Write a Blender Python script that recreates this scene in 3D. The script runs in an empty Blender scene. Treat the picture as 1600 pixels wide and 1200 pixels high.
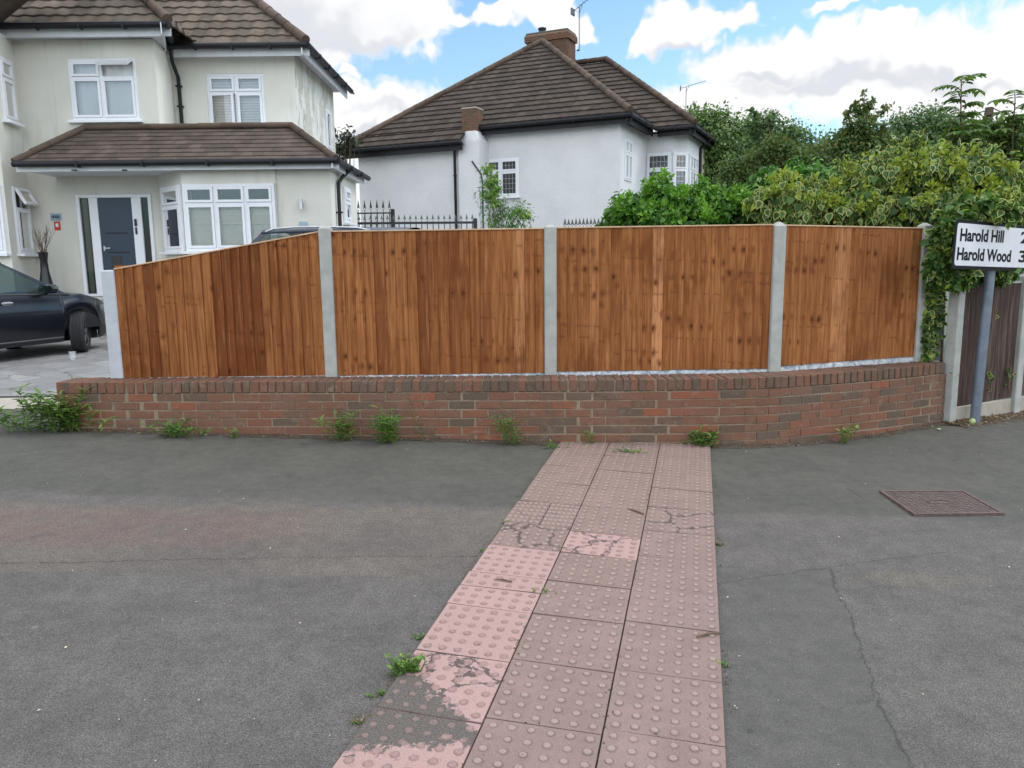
import bpy, math, random
import numpy as np
from mathutils import Vector, Matrix
random.seed(7); RNG = np.random.default_rng(11)
rad = math.radians
# ------------------------------------------------------------------ camera
F, CX, CY, H = 1215.0, 800.0, 600.0, 1.70
_d = np.array([86, 7700, F]); _d = _d/np.linalg.norm(_d)
_U = -_d
_z = np.array([0, 0, 1.0]); _Y = _z-_U*(_z@_U); _Y /= np.linalg.norm(_Y)
_X = np.cross(_Y, _U)
def ray(px, py):
    v = np.array([(px-CX)/F, (py-CY)/F, 1.0]); return np.array([v@_X, v@_Y, v@_U])
def at(px, py, Y):                     # the point of the line of sight at depth Y
    r = ray(px, py); return Vector(r*(Y/r[1])+np.array([0, 0, H]))
def atz(px, py, z):                    # the point of the line of sight at height z
    r = ray(px, py); return Vector(r*((z-H)/r[2])+np.array([0, 0, H]))
PA, PB, PC = -0.028, 0.0275, -0.054    # pavement plane
def gz(x, y): return PA*x+PB*y+PC
def atg(px, py):
    r = ray(px, py); t = (gz(0, 0)-H)/(r[2]-PA*r[0]-PB*r[1]); return Vector(r*t+np.array([0, 0, H]))

S = bpy.context.scene
COL = S.collection
cam = bpy.data.objects.new('camera', bpy.data.cameras.new('camera')); COL.objects.link(cam)
R = np.array([[_X[0], -_X[1], -_X[2]], [_Y[0], -_Y[1], -_Y[2]], [_U[0], -_U[1], -_U[2]]])
M4 = Matrix.Identity(4)
for i in range(3):
    for j in range(3): M4[i][j] = float(R[i][j])
M4[2][3] = H
cam.matrix_world = M4
cam.data.sensor_width = 36; cam.data.lens = F*36/1600; cam.data.clip_end = 3000; cam.data.clip_start = 0.05
S.camera = cam
S.view_settings.view_transform = 'Standard'; S.view_settings.look = 'None'
S.view_settings.gamma = 1; S.view_settings.use_curve_mapping = False
S.view_settings.exposure = 0.08
S.render.engine = 'CYCLES'
S.cycles.max_bounces = 5; S.cycles.diffuse_bounces = 3; S.cycles.transparent_max_bounces = 12
S.cycles.use_denoising = True
# ------------------------------------------------------------------ sun
SUN_AZ, SUN_EL = rad(78), rad(52)      # to the right of the view, high
sun = bpy.data.objects.new('sun', bpy.data.lights.new('sun', 'SUN')); COL.objects.link(sun)
sd = Vector((math.sin(SUN_AZ)*math.cos(SUN_EL), math.cos(SUN_AZ)*math.cos(SUN_EL), math.sin(SUN_EL)))
sun.rotation_euler = (-sd).to_track_quat('-Z', 'Y').to_euler()
sun.location = (0, 0, 30)
sun.data.energy = 1.1; sun.data.angle = rad(18); sun.data.color = (1, 0.96, 0.9)
# ------------------------------------------------------------------ node helper
class NT:
    def __init__(s, tree): s.t = tree; s.n = tree.nodes; s.l = tree.links
    def node(s, typ, **kw):
        n = s.n.new(typ)
        for k, v in kw.items(): setattr(n, k, v)
        return n
    def put(s, sock, v):
        if isinstance(v, bpy.types.NodeSocket): s.l.new(v, sock)
        elif v is not None:
            if isinstance(v, (tuple, list)) and len(v) == 3 and sock.type == 'RGBA': v = (*v, 1)
            sock.default_value = v
    def m(s, op, a, b=None, c=None, clamp=False):
        n = s.node('ShaderNodeMath', operation=op, use_clamp=clamp)
        s.put(n.inputs[0], a)
        if b is not None: s.put(n.inputs[1], b)
        if c is not None: s.put(n.inputs[2], c)
        return n.outputs[0]
    def v(s, op, a, b=None, out=0):
        n = s.node('ShaderNodeVectorMath', operation=op); s.put(n.inputs[0], a)
        if b is not None:
            if op == 'SCALE': s.put(n.inputs[3], b)
            else: s.put(n.inputs[1], b)
        return n.outputs['Value'] if out == 'v' else n.outputs[0]
    def noise(s, vec, scale, detail=3, rough=0.5, out='Fac', dist=0, dim='3D'):
        n = s.node('ShaderNodeTexNoise', noise_dimensions=dim); s.put(n.inputs['Vector'], vec)
        n.inputs['Scale'].default_value = scale; n.inputs['Detail'].default_value = detail
        n.inputs['Roughness'].default_value = rough; n.inputs['Distortion'].default_value = dist
        return n.outputs[out]
    def voro(s, vec, scale, feature='F1', out='Distance', rnd=1):
        n = s.node('ShaderNodeTexVoronoi', feature=feature); s.put(n.inputs['Vector'], vec)
        n.inputs['Scale'].default_value = scale; n.inputs['Randomness'].default_value = rnd
        return n.outputs[out]
    def mix(s, f, a, b, blend='MIX'):
        n = s.node('ShaderNodeMix', data_type='RGBA', blend_type=blend)
        s.put(n.inputs[0], f); s.put(n.inputs[6], a); s.put(n.inputs[7], b); return n.outputs[2]
    def step(s, x, a, b):              # smoothstep a..b -> 0..1
        n = s.node('ShaderNodeMapRange', interpolation_type='SMOOTHSTEP')
        s.put(n.inputs[0], x); s.put(n.inputs[1], a); s.put(n.inputs[2], b); return n.outputs[0]
    def map(s, x, a, b, c, d):
        n = s.node('ShaderNodeMapRange'); s.put(n.inputs[0], x)
        for i, q in enumerate((a, b, c, d)): s.put(n.inputs[i+1], q)
        return n.outputs[0]
    def xyz(s, x, y, z):
        n = s.node('ShaderNodeCombineXYZ')
        for i, q in enumerate((x, y, z)): s.put(n.inputs[i], q)
        return n.outputs[0]
    def sep(s, v):
        n = s.node('ShaderNodeSeparateXYZ'); s.put(n.inputs[0], v); return n.outputs
    def attr(s, name, out='Fac'):
        n = s.node('ShaderNodeAttribute', attribute_name=name); return n.outputs[out]
# ------------------------------------------------------------------ world: sky and clouds
W = bpy.data.worlds.new('World'); S.world = W; W.use_nodes = True
W.cycles.sampling_method = 'NONE'; W.node_tree.nodes.clear(); T = NT(W.node_tree)
sky = T.node('ShaderNodeTexSky', sky_type='NISHITA'); sky.sun_disc = False
sky.sun_elevation = SUN_EL; sky.sun_rotation = SUN_AZ; sky.air_density = 1.0; sky.dust_density = 0.6; sky.ozone_density = 1.5
gen = T.node('ShaderNodeTexCoord').outputs['Generated']
gx, gy, gzz = T.sep(gen)
az = T.m('ARCTAN2', gx, gy); el = T.m('ARCSINE', gzz)
p0 = T.xyz(az, el, 0)
n1 = T.v('SCALE', T.v('SUBTRACT', T.noise(p0, 7, 1.5, 0.55, 'Color', dim='2D'), (.5, .5, .5)), 0.11)
n2 = T.v('SCALE', T.v('SUBTRACT', T.noise(p0, 26, 2, 0.62, 'Color', dim='2D'), (.5, .5, .5)), 0.05)
pp = T.v('MULTIPLY', T.v('ADD', T.v('ADD', p0, n1), n2), (1, 1, 0))
def ae(px, py):
    r = ray(px, py); r = r/np.linalg.norm(r); return math.atan2(r[0], r[1]), math.asin(r[2])
def blobs(lst, vec):
    cur = None
    for (px, py, rx, ry) in lst:
        a, e = ae(px, py)
        d = T.v('LENGTH', T.v('MULTIPLY', T.v('SUBTRACT', vec, (a, e, 0)), (1215/rx, 1215/ry, 0)), out='v')
        w = T.m('SUBTRACT', 1, d)
        cur = w if cur is None else T.m('SMOOTH_MAX', cur, w, 0.12)
    return cur
CL = [(420, 20, 190, 90), (560, 10, 160, 70), (300, 60, 260, 90), (470, 75, 110, 48), (640, 215, 110, 78), (560, 190, 90, 62), (540, 300, 170, 60),
      (640, 40, 75, 48), (566, 118, 18, 14), (800, 10, 60, 26), (860, 22, 50, 22), (700, 12, 60, 22),
      (1085, 32, 75, 42), (1040, 50, 50, 26), (1150, 22, 45, 26), (1310, 4, 52, 16), (1408, 28, 38, 24), (1388, 40, 24, 16),
      (1270, 92, 130, 48), (1190, 110, 105, 50), (1400, 95, 160, 52), (1540, 75, 150, 66), (1330, 140, 220, 42), (1130, 172, 130, 34),
      (1240, 178, 60, 22), (1040, 190, 90, 30), (1450, 180, 160, 50), (1600, 160, 160, 70), (1180, 215, 90, 40), (900, 290, 260, 60), (1650, 60, 120, 90)]
dens = blobs(CL, pp)
base = T.m('SUBTRACT', T.noise(gen, 2.6, 3, 0.6), 0.46)
inwin = T.m('MULTIPLY', T.m('MULTIPLY', T.step(az, -0.75, -0.62), T.step(az, 0.75, 0.62)), T.step(el, 0.50, 0.40))
base = T.m('MULTIPLY', T.m('SUBTRACT', base, T.m('MULTIPLY', inwin, 1.5)), 4)
dens = T.m('MAXIMUM', dens, base)
fine = T.m('SUBTRACT', T.noise(pp, 34, 5, 0.65, dim='2D'), 0.5)
dens = T.m('ADD', dens, T.m('MULTIPLY', fine, 0.5))
mask = T.step(dens, -0.02, 0.34)
GR = [(430, 20, 190, 55), (560, 60, 110, 30), (330, 40, 160, 60), (1350, 138, 200, 20), (1230, 128, 90, 14), (1500, 112, 120, 16), (640, 196, 90, 12), (1100, 66, 60, 12), (600, 235, 90, 10)]
grey = T.step(T.m('ADD', blobs(GR, pp), T.m('MULTIPLY', T.m('SUBTRACT', T.noise(pp, 12, 3, dim='2D'), .5), 0.7)), -0.1, 0.75)
ccol = T.mix(grey, (9.6, 9.6, 9.7), (7.3, 7.5, 8.0))
skyc = T.mix(1.0, sky.outputs[0], (1.62, 1.95, 1.98), 'MULTIPLY')
haze = T.step(el, 0.42, 0.02)
skyc = T.mix(T.m('MULTIPLY', haze, 0.30), skyc, (6.0, 7.6, 9.2))
# sky outside the view, overhead and behind, brightened as added fill for the scene
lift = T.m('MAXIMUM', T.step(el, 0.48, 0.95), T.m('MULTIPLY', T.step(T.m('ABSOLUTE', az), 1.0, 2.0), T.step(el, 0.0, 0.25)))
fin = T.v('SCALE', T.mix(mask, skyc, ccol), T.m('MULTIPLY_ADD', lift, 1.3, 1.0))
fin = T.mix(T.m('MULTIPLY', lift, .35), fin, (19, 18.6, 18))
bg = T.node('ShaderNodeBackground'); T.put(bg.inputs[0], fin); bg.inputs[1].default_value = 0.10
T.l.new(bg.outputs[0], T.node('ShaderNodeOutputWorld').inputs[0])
# ------------------------------------------------------------------ materials
MATS = {}
def mat(name, fn):
    m = bpy.data.materials.new(name); m.use_nodes = True; m.node_tree.nodes.clear()
    t = NT(m.node_tree); b = t.node('ShaderNodeBsdfPrincipled'); o = t.node('ShaderNodeOutputMaterial')
    t.l.new(b.outputs[0], o.inputs[0]); t.b = b; t.o = o
    t.P = t.node('ShaderNodeNewGeometry').outputs['Position']; b.inputs['Specular IOR Level'].default_value = .22
    fn(t); MATS[name] = m; return m
def bump(t, h, strength=0.5, dist=0.01):
    n = t.node('ShaderNodeBump'); t.put(n.inputs['Height'], h); n.inputs['Strength'].default_value = strength
    n.inputs['Distance'].default_value = dist; t.l.new(n.outputs[0], t.b.inputs['Normal'])
def plain(name, col, rough=0.5, metal=0, var=0.12, scale=6, spec=0.5, bs=0.0, bscale=60, bd=0.002):
    def fn(t):
        n = t.noise(t.P, scale, 4, 0.6)
        k = t.map(n, 0.3, 0.7, 1-var, 1+var)
        t.put(t.b.inputs['Base Color'], t.v('SCALE', tuple(col), k))
        t.b.inputs['Roughness'].default_value = rough; t.b.inputs['Metallic'].default_value = metal
        t.b.inputs['Specular IOR Level'].default_value = spec
        if bs: bump(t, t.noise(t.P, bscale, 4, 0.6), bs, bd)
    return mat(name, fn)
plain('upvc', (.78, .79, .82), .3, var=.04, scale=2)
plain('fascia_white', (.62, .64, .66), .45, var=.08)
plain('gutter_black', (.014, .014, .017), .5, var=.2, spec=.3)
plain('black_iron', (.012, .012, .014), .4, var=.2)
plain('old_iron', (.10, .11, .10), .6, var=.3, scale=20)
plain('steel', (.55, .56, .57), .3, metal=.9)
plain('rubber', (.02, .02, .021), .85, var=.3, scale=30)
plain('rim_dark', (.10, .10, .11), .35, metal=.6)
plain('black_plastic', (.02, .02, .022), .45)
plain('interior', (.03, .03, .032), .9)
plain('blind', (.80, .80, .77), .8, var=.05)
plain('curtain', (.80, .82, .83), .9, var=.12, scale=1.2)
plain('sign_white', (.62, .62, .66), .35, var=.06, scale=3)
plain('sign_black', (.006, .006, .008), .6, spec=.15)
plain('pole_grey', (.17, .20, .245), .4, metal=.3, var=.18, scale=9)
plain('soil', (.07, .05, .035), .95, var=.4, scale=25, bs=.6, bscale=90, bd=.01)
plain('bark', (.10, .075, .05), .9, var=.35, scale=15, bs=.6, bscale=40, bd=.01)
plain('twig', (.13, .08, .05), .8, var=.3, scale=30)
plain('door_navy', (.022, .035, .062), .35, var=.06)
plain('threshold', (.33, .31, .28), .8, var=.2, scale=9)
plain('terracotta', (.36, .12, .06), .8, var=.25, scale=12)
plain('vase', (.012, .012, .014), .2)
plain('plaque_blue', (.30, .42, .50), .3)
plain('paper_red', (.55, .05, .03), .6)
plain('cup', (.75, .78, .8), .15)
plain('lamp_white', (.75, .75, .72), .5)
plain('cream_render', (.60, .55, .42), .85)
plain('gate_grey', (.24, .245, .235), .6, var=.18, scale=4)
plain('flat_grey_board', (.30, .31, .30), .6, var=.15, scale=3)
plain('wire', (.02, .02, .02), .6)
plain('ground_far', (.10, .11, .08), .95, var=.3, scale=.4)
plain('litter_pale', (.55, .48, .36), .8, var=.3, scale=40)
def f(t):
    n = t.noise(t.P, 1.3, 5, .6); n2 = t.noise(t.P, 60, 3, .6); n3 = t.noise(t.v('MULTIPLY', t.P, (5, 5, .5)), 1.2, 4, .6)
    c = t.mix(t.step(n, .35, .7), (.70, .685, .615), (.645, .63, .56))
    c = t.mix(t.m('MULTIPLY', t.step(n3, .54, .75), .30), c, (.42, .39, .30)); c = t.mix(t.m('MULTIPLY', t.step(t.noise(t.P, .55, 3, .6), .5, .62), .25), c, (.50, .52, .49))
    t.put(t.b.inputs['Base Color'], c); t.b.inputs['Roughness'].default_value = .85
    bump(t, n2, .25, .004)
mat('render_cream', f)
def f(t):                               # peeling paint on the gable side
    n = t.noise(t.v('MULTIPLY', t.P, (1, 1, .45)), 2.6, 6, .68, dist=.6); n2 = t.noise(t.P, 60, 3, .6)
    pl = t.step(n, .50, .515)
    c = t.mix(pl, (.68, .675, .63), (.55, .53, .46))
    ed = t.m('MULTIPLY', t.step(n, .485, .505), t.step(n, .53, .51))
    c = t.mix(t.m('MULTIPLY', ed, .6), c, (.28, .24, .17))
    t.put(t.b.inputs['Base Color'], c); t.b.inputs['Roughness'].default_value = .9
    bump(t, t.m('ADD', t.m('MULTIPLY', pl, -1), t.m('MULTIPLY', n2, .2)), .5, .01)
mat('render_peeling', f)
def f(t):                               # rough cast white
    n = t.noise(t.P, 22, 5, .7); n2 = t.noise(t.P, 1.0, 4, .6)
    c = t.mix(t.step(n2, .3, .75), (.725, .73, .735), (.655, .66, .67))
    c = t.mix(t.m('MULTIPLY', t.step(n, .56, .75), .30), c, (.52, .53, .54))
    t.put(t.b.inputs['Base Color'], c); t.b.inputs['Roughness'].default_value = .95
    bump(t, n, .9, .03)
mat('roughcast_white', f)
def tiles(name, c1, c2, c3, wash=.0):
    def fn(t):
        n = t.noise(t.P, 3.5, 5, .65); n2 = t.noise(t.P, 38, 3, .7); n3 = t.noise(t.P, .7, 3, .6)
        c = t.mix(t.step(n, .3, .7), c1, c2)
        c = t.mix(t.m('MULTIPLY', t.step(n3, .45, .7), .5), c, c3)
        tn = t.attr('tint'); c = t.v('SCALE', c, t.map(tn, 0, 1, .78, 1.22))
        c = t.v('SCALE', c, t.map(n2, .25, .75, .75, 1.25))
        c = t.mix(t.step(t.noise(t.P, 9, 2, .5), .80, .815), c, (.36, .35, .32))
        t.put(t.b.inputs['Base Color'], c); t.b.inputs['Roughness'].default_value = .85
        bump(t, n2, .4, .01)
    return mat(name, fn)
tiles('tile_brown', (.105, .082, .062), (.15, .122, .093), (.12, .10, .08))
tiles('tile_dark', (.054, .042, .033), (.082, .063, .050), (.070, .053, .040))
tiles('tile_plain', (.078, .060, .050), (.112, .086, .070), (.09, .068, .056))
tiles('ridge_tile', (.115, .078, .056), (.085, .064, .050), (.13, .10, .078))
def f(t):                               # clay brick, colour per brick
    tn = t.attr('tint'); n = t.noise(t.P, 22, 5, .7); n2 = t.noise(t.P, 130, 3, .6); n3 = t.noise(t.P, 2.2, 4, .6)
    c = t.mix(t.step(tn, .0, .55), (.118, .086, .062), (.195, .092, .058))
    c = t.mix(t.step(tn, .75, 1.0), c, (.250, .092, .052))
    c = t.mix(t.m('MULTIPLY', t.step(n, .45, .75), .55), c, (.15, .10, .085))
    c = t.mix(t.m('MULTIPLY', t.step(n3, .45, .7), .35), c, (.17, .125, .10))
    sm = t.noise(t.P, 11, 5, .7, dist=.4); c = t.mix(t.m('MULTIPLY', t.step(sm, .55, .70), .5), c, (.27, .205, .15))
    bl = t.noise(t.v('ADD', t.P, (5, 3, 1)), 4.5, 4, .65); c = t.mix(t.m('MULTIPLY', t.step(bl, .57, .72), .55), c, (.085, .068, .052))
    dk = t.noise(t.P, 34, 3, .6); c = t.mix(t.m('MULTIPLY', t.step(dk, .66, .74), .7), c, (.06, .04, .03))
    c = t.v('SCALE', c, t.map(n2, .3, .7, .72, 1.28))
    t.put(t.b.inputs['Base Color'], c); t.b.inputs['Roughness'].default_value = .92
    bump(t, t.m('ADD', n2, t.m('MULTIPLY', n, 1.5)), .7, .004)
mat('brick', f)
def f(t):
    n = t.noise(t.P, 40, 5, .7); n3 = t.noise(t.P, 3, 4, .6)
    c = t.mix(t.step(n, .3, .7), (.22, .165, .115), (.32, .25, .175))
    c = t.mix(t.m('MULTIPLY', t.step(n3, .5, .7), .6), c, (.13, .10, .085))
    t.put(t.b.inputs['Base Color'], c); t.b.inputs['Roughness'].default_value = .95
    bump(t, n, .8, .004)
mat('mortar', f)
def concrete(name, c1, c2, st=.25):
    def fn(t):
        n = t.noise(t.P, 9, 5, .65); n2 = t.noise(t.P, 160, 3, .6); n3 = t.noise(t.v('MULTIPLY', t.P, (6, 6, .7)), 2, 4, .6)
        c = t.mix(t.step(n, .3, .72), c1, c2)
        c = t.mix(t.m('MULTIPLY', t.step(n3, .52, .72), st), c, (.20, .20, .17))
        c = t.mix(t.m('MULTIPLY', t.step(n2, .66, .72), .45), c, (.14, .14, .13))
        t.put(t.b.inputs['Base Color'], c); t.b.inputs['Roughness'].default_value = .9
        bump(t, n2, .35, .003)
    return mat(name, fn)
concrete('concrete_post', (.42, .42, .39), (.33, .335, .31))
concrete('concrete_white', (.50, .52, .55), (.42, .44, .47), .1)
concrete('concrete_beige', (.42, .38, .31), (.33, .30, .25), .4)
def f(t):                               # rock faced gravel board
    n = t.noise(t.P, 16, 5, .7, dist=.8)
    c = t.mix(t.step(n, .35, .62), (.24, .27, .31), (.56, .57, .58))
    t.put(t.b.inputs['Base Color'], c); t.b.inputs['Roughness'].default_value = .85; bump(t, n, .8, .02)
mat('rock_concrete', f)
def f(t):                               # stained softwood boards; wc = board coordinates
    wc = t.attr('wc', 'Vector'); tn = t.attr('tint'); wx, wy, wz = t.sep(wc)
    g = t.noise(t.v('MULTIPLY', wc, (42, 1.6, 5)), 1.0, 6, .68, dist=.25)
    gf = t.noise(t.v('MULTIPLY', wc, (150, 3.5, 5)), 1.0, 4, .6)
    blot = t.noise(t.v('MULTIPLY', wc, (3.5, 1.5, 1.7)), 1.0, 4, .6)
    c = t.mix(t.step(tn, 0, .5), (.145, .052, .018), (.260, .108, .036))
    c = t.mix(t.step(tn, .62, 1), c, (.42, .205, .085))
    c = t.mix(t.m('MULTIPLY', t.step(g, .44, .66), .62), c, (.115, .036, .010))
    c = t.mix(t.m('MULTIPLY', t.step(g, .50, .28), .50), c, (.42, .20, .072))
    c = t.mix(t.m('MULTIPLY', t.step(blot, .50, .68), .58), c, (.100, .030, .008))
    c = t.mix(t.m('MULTIPLY', t.step(gf, .52, .70), .5), c, (.10, .032, .010))
    kv = t.v('MULTIPLY', t.v('ADD', wc, t.v('SCALE', t.v('SUBTRACT', t.noise(t.v('MULTIPLY', wc, (1, 1, 1)), 9, 2, .5, 'Color'), (.5, .5, .5)), .06)), (8.5, 6.0, 1))
    vn = t.node('ShaderNodeTexVoronoi', feature='F1'); t.put(vn.inputs['Vector'], kv); vn.inputs['Scale'].default_value = 1
    kd = vn.outputs['Distance']; kc = t.sep(vn.outputs['Color'])[0]
    has = t.m('GREATER_THAN', kc, .22)
    c = t.mix(t.m('MULTIPLY', t.m('MULTIPLY', t.step(kd, .36, .12), has), .60), c, (.115, .036, .012))
    c = t.mix(t.m('MULTIPLY', t.m('MULTIPLY', t.step(kd, .14, .08), has), .75), c, (.055, .020, .010))
    vw = t.node('ShaderNodeTexVoronoi', voronoi_dimensions='1D', feature='F1'); t.put(vw.inputs['W'], t.m('ADD', t.m('MULTIPLY', t.m('ADD', wy, t.m('MULTIPLY', t.noise(t.v('MULTIPLY', wc, (30, 6, 9)), 1, 2, .5), .035)), 3.2), t.m('MULTIPLY', t.m('ROUND', t.m('MULTIPLY', wx, .3155)), 7.7))); vw.inputs['Scale'].default_value = 1
    wl = t.m('MULTIPLY', t.step(vw.outputs['Distance'], .050, .012), t.m('MULTIPLY', t.step(t.noise(t.v('MULTIPLY', wc, (26, 3, 8)), 1, 2, .5), .46, .62), .42)); c = t.mix(wl, c, (.085, .026, .010))
    # damp blotches: darker stain towards the top with an uneven tide line
    c = t.v('MULTIPLY', t.v('SCALE', c, t.map(t.noise(t.P, 1.1, 4, .6), .3, .7, 1.02, 1.34)), (1.04, .985, 1.06))
    t.put(t.b.inputs['Base Color'], c); t.b.inputs['Roughness'].default_value = .85; t.b.inputs['Specular IOR Level'].default_value = .08
    bump(t, t.m('ADD', g, t.m('MULTIPLY', kd, .6)), .45, .004)
mat('fence_wood', f)
def f(t):
    wc = t.attr('wc', 'Vector'); tn = t.attr('tint')
    g = t.noise(t.v('MULTIPLY', wc, (55, 2, 4)), 1.0, 5, .65)
    c = t.mix(tn, (.040, .026, .022), (.085, .056, .046)); c = t.mix(t.step(g, .4, .7), c, (.13, .092, .075))
    t.put(t.b.inputs['Base Color'], c); t.b.inputs['Roughness'].default_value = .9; bump(t, g, .5, .004)
mat('old_wood', f)
plain('rail_wood', (.50, .33, .20), .8, var=.2, scale=9)
# asphalt: patches, repairs, aggregate, cracks, all in ground coordinates
def seg(t, P, a, b, w):                 # 1 on a wobbly crack from a to b
    ax, ay = a; bx, by = b; L = math.hypot(bx-ax, by-ay); ux, uy = (bx-ax)/L, (by-ay)/L
    q = t.v('SUBTRACT', P, (ax, ay, 0))
    s = t.v('DOT_PRODUCT', q, (ux, uy, 0), out='v'); d = t.m('ABSOLUTE', t.v('DOT_PRODUCT', q, (-uy, ux, 0), out='v'))
    return t.m('MULTIPLY', t.step(d, w, w*.35), t.m('MULTIPLY', t.step(s, -.03, .03), t.step(s, L+.03, L-.03)))
def f(t):
    P = t.v('MULTIPLY', t.P, (1, 1, 0))
    wob = t.v('SCALE', t.v('SUBTRACT', t.noise(P, 3.2, 5, .65, 'Color'), (.5, .5, .5)), .34)
    wob2 = t.v('SCALE', t.v('SUBTRACT', t.noise(P, 16, 4, .65, 'Color'), (.5, .5, .5)), .07)
    Q = t.v('ADD', P, wob2); Q3 = t.v('ADD', Q, wob)
    x, y, _ = t.sep(P); qx, qy, _ = t.sep(Q3); rx, ry, _ = t.sep(Q)
    agg = t.noise(P, 150, 3, .85, dim='2D'); agg2 = t.noise(P, 48, 2, .7, dim='2D'); mot = t.noise(P, 2.2, 6, .65); mot2 = t.noise(P, .9, 3, .6)
    c = t.mix(t.step(mot, .3, .7), (.096, .089, .083), (.120, .111, .104))
    # smooth greenish strip along the wall, then coarse red-brown band, then grey
    near = t.step(t.m('ADD', qy, t.m('MULTIPLY', x, .04)), 4.95, 5.05)
    right = t.step(qx, 1.2, 1.3)
    c = t.mix(near, c, t.mix(t.step(mot, .3, .7), (.078, .078, .069), (.096, .094, .083)))
    bandl = t.m('MULTIPLY', t.m('MULTIPLY', t.step(ry, 3.86, 3.885), t.step(qy, 4.98, 4.90)), t.step(qx, .5, .35))
    c = t.mix(t.m('MULTIPLY', bandl, .75), c, t.mix(t.step(mot2, .4, .62), (.138, .120, .103), (.108, .094, .085)))
    redl = t.m('MULTIPLY', t.m('MULTIPLY', t.m('MULTIPLY', t.step(qy, 4.15, 4.35), t.step(qy, 4.95, 4.7)), t.step(qx, -1.0, -1.7)), t.step(mot, .25, .55))
    c = t.mix(t.m('MULTIPLY', redl, .55), c, (.145, .098, .088))
    # dark patch repair to the right of the path
    (kx0, ky0), (kx1, ky1) = g2((1296, 888)), g2((1420, 1198)); sl_ = (kx1-kx0)/(ky1-ky0)
    tr = t.m('MULTIPLY', t.step(t.m('SUBTRACT', t.m('SUBTRACT', rx, kx0), t.m('MULTIPLY', t.m('SUBTRACT', ry, ky0), sl_)), .012, -.012), t.step(t.m('SUBTRACT', ry, t.m('MULTIPLY', rx, .12)), ky0-.12*kx0+.02, ky0-.12*kx0-.02))
    tr = t.m('MULTIPLY', tr, t.step(rx, -.3, .2))
    c = t.mix(t.m('MULTIPLY', tr, .42), c, (.084, .085, .079))
    light = t.m('MULTIPLY', t.step(t.v('LENGTH', t.v('MULTIPLY', t.v('SUBTRACT', Q3, (2.0, 2.9, 0)), (1.0, 2.6, 0)), out='v'), .75, .1), .4)
    c = t.mix(light, c, (.140, .130, .118))
    ys = t.m('MULTIPLY', t.step(t.v('LENGTH', t.v('MULTIPLY', t.v('SUBTRACT', Q3, (2.2, 3.95, 0)), (1.2, 5, 0)), out='v'), .6, .1), .5)
    c = t.mix(ys, c, (.145, .128, .100))
    # aggregate
    amt = t.mix(t.m('MAXIMUM', near, t.m('MULTIPLY', tr, .8)), (1, 1, 1), (.5, .5, .5))
    c1 = t.v('SCALE', c, t.map(agg, .33, .67, .42, 1.62)); c1 = t.v('SCALE', c1, t.map(agg2, .3, .7, .84, 1.16))
    c = t.mix(amt, c, c1)
    st = t.voro(P, 70, 'F1', 'Distance'); vc = t.sep(t.voro(P, 70, 'F1', 'Color'))[0]
    c = t.mix(t.m('MULTIPLY', t.m('MULTIPLY', t.step(st, .16, .10), t.m('GREATER_THAN', vc, .955)), .8), c, (.34, .32, .28))
    gm = t.voro(t.v('ADD', P, (.3, .1, 0)), 2.3, 'F1', 'Distance'); gc_ = t.sep(t.voro(t.v('ADD', P, (.3, .1, 0)), 2.3, 'F1', 'Color'))
    c = t.mix(t.m('MULTIPLY', t.m('MULTIPLY', t.step(gm, .045, .035), t.m('GREATER_THAN', gc_[0], .62)), .5), c, t.mix(t.m('GREATER_THAN', gc_[1], .5), (.045, .043, .04), (.20, .19, .17)))
    fl = t.noise(P, 11, 3, .6, dim='2D'); c = t.v('SCALE', c, t.map(fl, .3, .7, .9, 1.1)); c = t.v('MULTIPLY', c, (.97, .95, .91))
    cr = None
    for a, b, w in CRACKS:
        s_ = seg(t, t.v('ADD', Q, t.v('SCALE', wob, .25)), a, b, w); cr = s_ if cr is None else t.m('MAXIMUM', cr, s_)
    ve = t.voro(t.v('ADD', P, wob), .9, 'DISTANCE_TO_EDGE', 'Distance'); vm = t.step(t.noise(P, 1.1, 2, .5), .60, .70)
    cr = t.m('MAXIMUM', cr, t.m('MULTIPLY', t.m('MULTIPLY', t.step(ve, .009, .003), vm), .7))
    c = t.mix(t.m('MULTIPLY', cr, .55), c, (.030, .028, .025))
    stn = t.noise(P, 4.5, 3, .5); c = t.mix(t.m('MULTIPLY', t.step(stn, .66, .78), .3), c, (.05, .05, .05))
    t.put(t.b.inputs['Base Color'], c); t.b.inputs['Roughness'].default_value = .9; t.b.inputs['Specular IOR Level'].default_value = .3
    bump(t, agg, .55, .004)
def g2(a): v = atg(*a); return (v.x, v.y)
CRACKS = [(g2((0, 880)), g2((390, 873)), .010), (g2((390, 873)), g2((790, 868)), .006), (g2((1115, 912)), g2((1300, 887)), .007), (g2((1300, 887)), g2((1480, 862)), .006), (g2((1480, 862)), g2((1600, 874)), .004),
          (g2((1296, 888)), g2((1345, 1010)), .009), (g2((1345, 1010)), g2((1370, 1090)), .008), (g2((1370, 1090)), g2((1420, 1198)), .009),
          (g2((1322, 762)), g2((1350, 778)), .010), (g2((160, 700)), g2((75, 698)), .007), (g2((745, 748)), g2((850, 748)), .006), (g2((1130, 775)), g2((1310, 772)), .005)]
mat('asphalt', f)
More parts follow.
